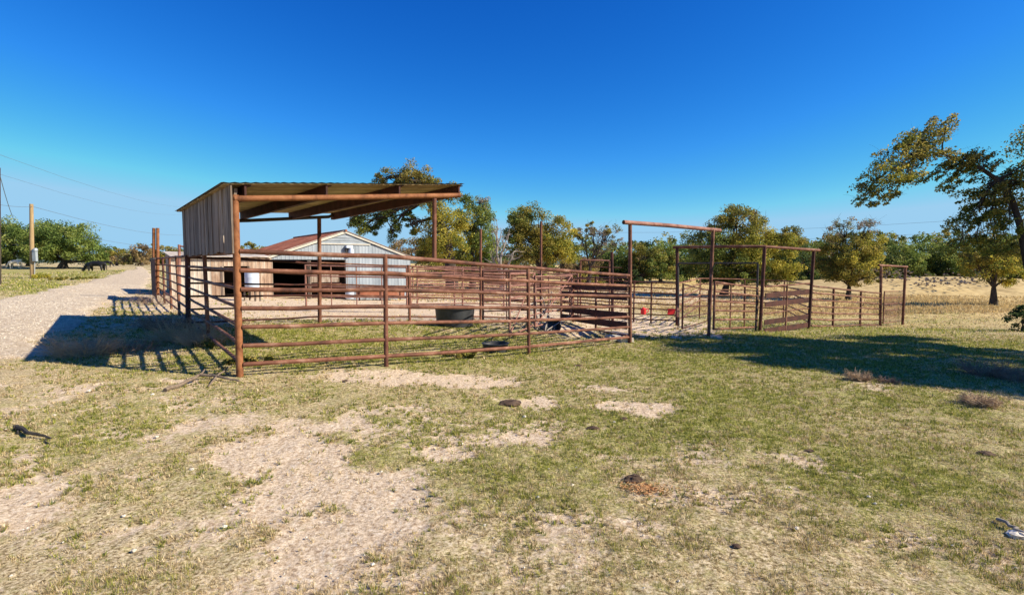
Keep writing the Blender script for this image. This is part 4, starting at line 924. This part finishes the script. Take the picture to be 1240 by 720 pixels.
def lump(name, label, px, py, rx, rz_, mat, cat, seedv, group=None, rough=.25):
    c = G(px, py); V = []; F = []; nu, nv_ = 10, 6; rs = random.Random(seedv)
    for i in range(nv_ + 1):
        ph = math.pi * i / nv_
        for j in range(nu):
            th = 2 * math.pi * j / nu; k = 1 + rs.uniform(-rough, rough); V.append((c.x + rx * k * math.sin(ph) * math.cos(th), c.y + rx * .8 * k * math.sin(ph) * math.sin(th), c.z + rz_ * .6 + rz_ * k * math.cos(ph)))
    for i in range(nv_):
        for j in range(nu): F.append((i * nu + j, i * nu + (j + 1) % nu, (i + 1) * nu + (j + 1) % nu, (i + 1) * nu + j))
    return MB().add(V, F).build(name, mat, None, smooth=False, loc=c, label=label, cat=cat, group=group)
for i, (x, y, r, h, lab) in enumerate([(617, 489, .16, .045, 'round dark dung pat on the grass in the middle distance'), (767, 581, .09, .04, 'dark dung heap on orange straw right of centre'), (1195, 550, .075, .035, 'dark brown clod near the right edge'),
        (718, 519, .07, .03, 'dark clod left of the small white stone'), (892, 662, .03, .02, 'small black clod near the bottom'), (980, 546, .04, .02, 'small dark clod below the tree shade'), (755, 507, .05, .02, 'dark clod in the grass, right of the middle'), (1078, 409, .2, .06, 'dark clod in the shade below the small gateway'), (418, 461, .05, .02, 'small dark clod left of the pale bare strip'), (700, 443, .09, .03, 'dark pat below the right end of the front fence')]):
    lump('dung', lab, x, y, r * .85, h * .5, dungm, 'dung', i)
c = G(780, 592); mb = MB()
for _ in range(420):
    a = random.uniform(0, 6.28); q = abs(random.gauss(0, .55)); p = Vector((c.x + .17 * q * math.cos(a), c.y + .11 * q * math.sin(a), 0)); p.z = gz(p.x, p.y) + .012; a2 = random.uniform(0, 3.14); d = Vector((math.cos(a2), math.sin(a2), random.uniform(-.1, .3))) * random.uniform(.008, .025)
    mb.tube([p - d, p + d], .0018, 3, False)
mb.build('straw_scatter', strawm, None, smooth=False, loc=c, label='scatter of orange straw around the dark dung heap', cat='straw', kind='stuff')
for i, (x, y, r, lab) in enumerate([(232, 569, .035, 'pale stone on the grass left of the large bare patch'), (190, 529, .03, 'white stone left of centre in the foreground grass'), (150, 625, .025, 'pale stone in the lower left grass'), (635, 505, .04, 'pale pinkish rock by the round dung pat'), (744, 511, .025, 'white stone right of the dark clod'),
        (698, 566, .02, 'small white stone in the middle foreground'), (877, 545, .025, 'small white pebble right of the straw'), (652, 602, .025, 'tan stone in the foreground, right of the bare soil'), (1052, 602, .03, 'white pebble in the right foreground'), (272, 638, .03, 'tan stone on the left edge of the bare soil'), (162, 667, .03, 'white stone near the bottom left'),
        (108, 474, .05, 'pale stone by the brush heap'), (66, 503, .03, 'white stone above the crooked black stick'), (185, 478, .04, 'pale rock left of the dead branch'), (965, 640, .03, 'pale stone in the lower right grass'), (587, 636, .02, 'small pale pebble in the lower middle')]):
    lump('stone', lab, x, y, r * .5, r * .3, stonem, 'stone', 50 + i)
c = G(1228, 642); sticks('bleached_stick', 'small bleached grey stick at the lower right edge', [([(1208, 632, .01), (1222, 642, .02), (1240, 650, .02)], .012, .008)], palebark)
lump('stone', 'bluish grey stone at the lower right edge', 1232, 650, .05, .02, stonem, 'stone', 91)

# pale rock and brush mound beyond the meadow
def rockpile():
    Vs = MB()
    rs = random.Random(5)
    for _ in range(300):
        px = rs.uniform(1035, 1215); top = 327
        py = rs.uniform(top, 343) + (4 * math.sin(px * .04)); Y = lerp(68, 54, (py - 325) / 20)
        c = at(px, py, Y); s = rs.uniform(.08, .28)
        v = [Vector((rs.uniform(-1, 1), rs.uniform(-1, 1), rs.uniform(-.6, .6))).normalized() * s * rs.uniform(.7, 1) for _ in range(6)]
        v = [Vector((s, 0, 0)) * rs.uniform(.6, 1), Vector((0, s, 0)) * rs.uniform(.6, 1), Vector((-s, 0, 0)) * rs.uniform(.6, 1), Vector((0, -s, 0)), Vector((0, 0, s * .6)), Vector((0, 0, -s * .5))]
        Vs.add([c + q for q in v], [(0, 1, 4), (1, 2, 4), (2, 3, 4), (3, 0, 4), (1, 0, 5), (2, 1, 5), (3, 2, 5), (0, 3, 5)])
    o = Vs.build('rock_rubble', ramp_mat('grey_rubble', [(.16, .12, .08), (.28, .22, .15), (.38, .31, .23)], 1.5, .95, 0, .3, 6), None, smooth=False, loc=(30, 60, 0), label='long low bank of pale rubble and brush below the tree line', cat='rubble', kind='stuff')
    # the earth bank it lies on
    vs_, fs_ = [], []; xs = np.linspace(34, 85, 80); 
    for x in xs:
        hgt = .75 * min(1, (x - 34) / 5) * (.6 + .6 * float(vnoise(np.array([x * .2]), np.array([0.]), 6)[0]))
        for (y, f) in ((52, -.3), (55, .15), (59, .7), (64, 1.0), (70, .9), (80, -.3)): vs_.append((x, y, gz(x, y) + hgt * f * 1.6 + .15 * float(vnoise(np.array([x * .9]), np.array([y * .9]), 8)[0])))
    for i in range(len(xs) - 1):
        for j in range(5): fs_.append((i * 6 + j, i * 6 + 6 + j, i * 6 + 7 + j, i * 6 + 1 + j))
    MB().add(vs_, fs_).build('earth_bank', ramp_mat('bank_soil', [(.26, .18, .07), (.48, .35, .15), (.62, .48, .23)], 1.2, .95, 0, .5, 4), None, kind='structure', label='low bare earth bank at the far side of the meadow')
rockpile()

# ------------------------------------------------------------------ grass
def grass(name, label, N, ymin, ymax, hfun, nb, pal_g, pal_s, wfac, keepbare, xlim=1.05, drymin=None, seed=1, flat=.5, powd=1.0):
    g_ = np.random.default_rng(seed)
    Y = ymin * (ymax / ymin) ** (g_.random(N) ** powd); X = (g_.random(N) * 2 - 1) * Y * xlim
    bare, lush, dry = masks(X, Y)
    keep = g_.random(N) > bare * keepbare
    keep &= ~on_road(X, Y)
    keep &= (fbm(X * 7, Y * 7, 101, 3) * .6 + fbm(X * 2.2, Y * 2.2, 111, 2) * .4 + .28 * lush) > .44 + .2 * g_.random(N)
    if drymin is not None: keep &= g_.random(N) < dry * drymin
    X, Y, lush, dry, bare = X[keep], Y[keep], lush[keep], dry[keep], bare[keep]; M = len(X)
    Z = gzA(X, Y)
    tn = np.clip((fbm(X * 8, Y * 8, 131, 3) - .5) * 2.2 + .5, 0, 1)
    X = np.repeat(X, nb); Y = np.repeat(Y, nb); Z = np.repeat(Z, nb); lush = np.repeat(lush, nb); dry = np.repeat(dry, nb); tone = np.repeat(tn, nb)
    K = len(X); h = hfun(Y) * g_.uniform(.4, 1.4, K) * (.55 + .7 * lush); spread = hfun(Y) * 1.0
    bx = X + g_.normal(size=K) * spread * .5; by = Y + g_.normal(size=K) * spread * .5
    a = g_.random(K) * 2 * math.pi; ln = g_.uniform(.1, 2.4, K) * flat * 2
    tx = bx + np.cos(a) * h * ln; ty = by + np.sin(a) * h * ln; tz = Z + h / np.sqrt(1 + ln * ln)
    w_ = np.maximum(wfac * Y, .0016) * g_.uniform(.7, 1.3, K); b2 = g_.random(K) * math.pi
    px, py = np.cos(b2) * w_, np.sin(b2) * w_
    V = np.stack([np.stack([bx - px, by - py, Z - .012], 1), np.stack([bx + px, by + py, Z - .012], 1), np.stack([tx, ty, tz], 1)], 1).reshape(-1, 3)
    F = np.arange(K * 3).reshape(-1, 3)
    isg = (g_.random(K) * .35 + tone * .65) < (.18 + .54 * lush) * (1 - .85 * dry)
    pg, ps = np.array(pal_g), np.array(pal_s)
    col = np.where(isg[:, None], pg[g_.integers(0, len(pg), K)], ps[g_.integers(0, len(ps), K)]) * g_.uniform(.75, 1.25, (K, 1))
    o = np_mesh(name, V, F, grassm, np.repeat(col, 3, 0), k=3)
    return tag(o, label, 'grass', kind='stuff')
def tufts(name, label, N, ymin, ymax, seed=21):
    g_ = np.random.default_rng(seed)
    Y = ymin * (ymax / ymin) ** (g_.random(N) ** .9); X = (g_.random(N) * 2 - 1) * Y * 1.05
    bare, lush, dry = masks(X, Y); cl = fbm(X * 3.1, Y * 3.1, 141, 3)
    keep = (g_.random(N) > bare * .97) & ~on_road(X, Y) & (cl + .30 * lush > .46 + .22 * g_.random(N))
    X, Y, lush, cl = X[keep], Y[keep], lush[keep], cl[keep]; M = len(X); nb = 13; Z = gzA(X, Y)
    sz = g_.uniform(.4, 1.25, M) ** 1.4 * (.026 + .0016 * Y); dryt = g_.random(M) < .62 - .5 * lush
    rep = lambda a: np.repeat(a, nb)
    X, Y, Z, sz, lush, dryt = map(rep, (X, Y, Z, sz, lush, dryt)); K = len(X)
    a = g_.random(K) * 2 * math.pi; q = sz * .55 * g_.random(K); bx = X + np.cos(a) * q; by = Y + np.sin(a) * q
    ln = g_.uniform(.15, 1.5, K); h = sz * g_.uniform(.5, 1.1, K); a2 = a + g_.normal(size=K) * .5
    tx = bx + np.cos(a2) * h * ln; ty = by + np.sin(a2) * h * ln; tz = Z + h / np.sqrt(1 + ln * ln)
    w_ = np.maximum(.0007 * Y, .0018) * g_.uniform(.8, 1.5, K); b2 = a2 + math.pi / 2; px, py = np.cos(b2) * w_, np.sin(b2) * w_
    V = np.stack([np.stack([bx - px, by - py, Z - .01], 1), np.stack([bx + px, by + py, Z - .01], 1), np.stack([tx, ty, tz], 1)], 1).reshape(-1, 3)
    pg, ps = np.array(PG), np.array(PS)
    col = np.where(dryt[:, None], ps[g_.integers(0, len(ps), K)], pg[g_.integers(0, len(pg), K)]) * g_.uniform(.6, 1.2, (K, 1))
    tag(np_mesh(name, V, np.arange(K * 3).reshape(-1, 3), grassm, np.repeat(col, 3, 0), k=3), label, 'grass', kind='stuff')
PG = [(.12, .16, .025), (.24, .27, .045), (.37, .37, .07), (.52, .46, .12)]
PS = [(.58, .45, .23), (.70, .56, .33), (.78, .65, .42), (.36, .25, .12)]
grass('short_grass', 'short patchy green and straw grass in the foreground', 80000, 1.7, 16, lambda y: .013 + .0020 * y, 8, PG, PS, .00075, .93, seed=3)
tufts('grass_tufts', 'small distinct tufts of green grass standing in the thin turf', 62000, 1.75, 15)
grass('pasture_grass', 'short grass of the pens and pasture beyond', 45000, 14, 60, lambda y: .05 + .0009 * y, 5, PG, PS, .0009, .9, seed=4)
grass('tall_dry_grass', 'tall straw-coloured grass of the far meadow', 60000, 30, 75, lambda y: .22 + 0 * y, 4, [(.3, .27, .12)], [(.58, .43, .20), (.68, .54, .28), (.46, .33, .14), (.36, .26, .12)], .0009, .3, drymin=.8, seed=5, flat=.35)
def pebbles():
    mb = MB(); rs = random.Random(9)
    for _ in range(900):
        Y = 1.9 * (9 / 1.9) ** rs.random(); X = rs.uniform(-1, 1) * Y
        b, g, d = masks(np.array([X]), np.array([Y]))
        if rs.random() > .15 + b[0] * .85: continue
        s = rs.uniform(.003, .011) * (1 + .6 * (rs.random() < .1)); z = gz(X, Y) + s * .2
        v = [(X + s, Y, z), (X, Y + s * .8, z), (X - s * .9, Y, z), (X, Y - s, z), (X + s * .2, Y, z + s * .6), (X, Y, z - s)]
        mb.add(v, [(0, 1, 4), (1, 2, 4), (2, 3, 4), (3, 0, 4), (1, 0, 5), (2, 1, 5), (3, 2, 5), (0, 3, 5)])
    mb.build('pebbles', stonem, None, smooth=False, loc=(0, 4, 0), label='tiny pale pebbles scattered over the bare soil', cat='pebbles', kind='stuff')
    mb = MB()
    for _ in range(9000):
        Y = 6 * (34 / 6) ** rs.random(); x0, x1 = float(poly_x(RLw, Y)), float(poly_x(RRw, Y)); X = rs.uniform(x0 + .1, x1 - .1)
        if abs(X / Y) > 1.1: continue
        s = rs.uniform(.005, .013) * (1 + Y * .02); z = gz(X, Y) + .037 + .0004 * Y
        v = [(X + s, Y, z), (X, Y + s * .8, z), (X - s * .9, Y, z), (X, Y - s, z), (X + s * .2, Y, z + s * .6), (X, Y, z - s)]
        mb.add(v, [(0, 1, 4), (1, 2, 4), (2, 3, 4), (3, 0, 4), (1, 0, 5), (2, 1, 5), (3, 2, 5), (0, 3, 5)])
    mb.build('road_gravel', stonem, None, smooth=False, loc=(-12, 14, 0), label='loose pale gravel lying on the caliche road', cat='gravel', kind='stuff')
pebbles()
for o in C.objects:
    if '_loc' in o: del o['_loc']
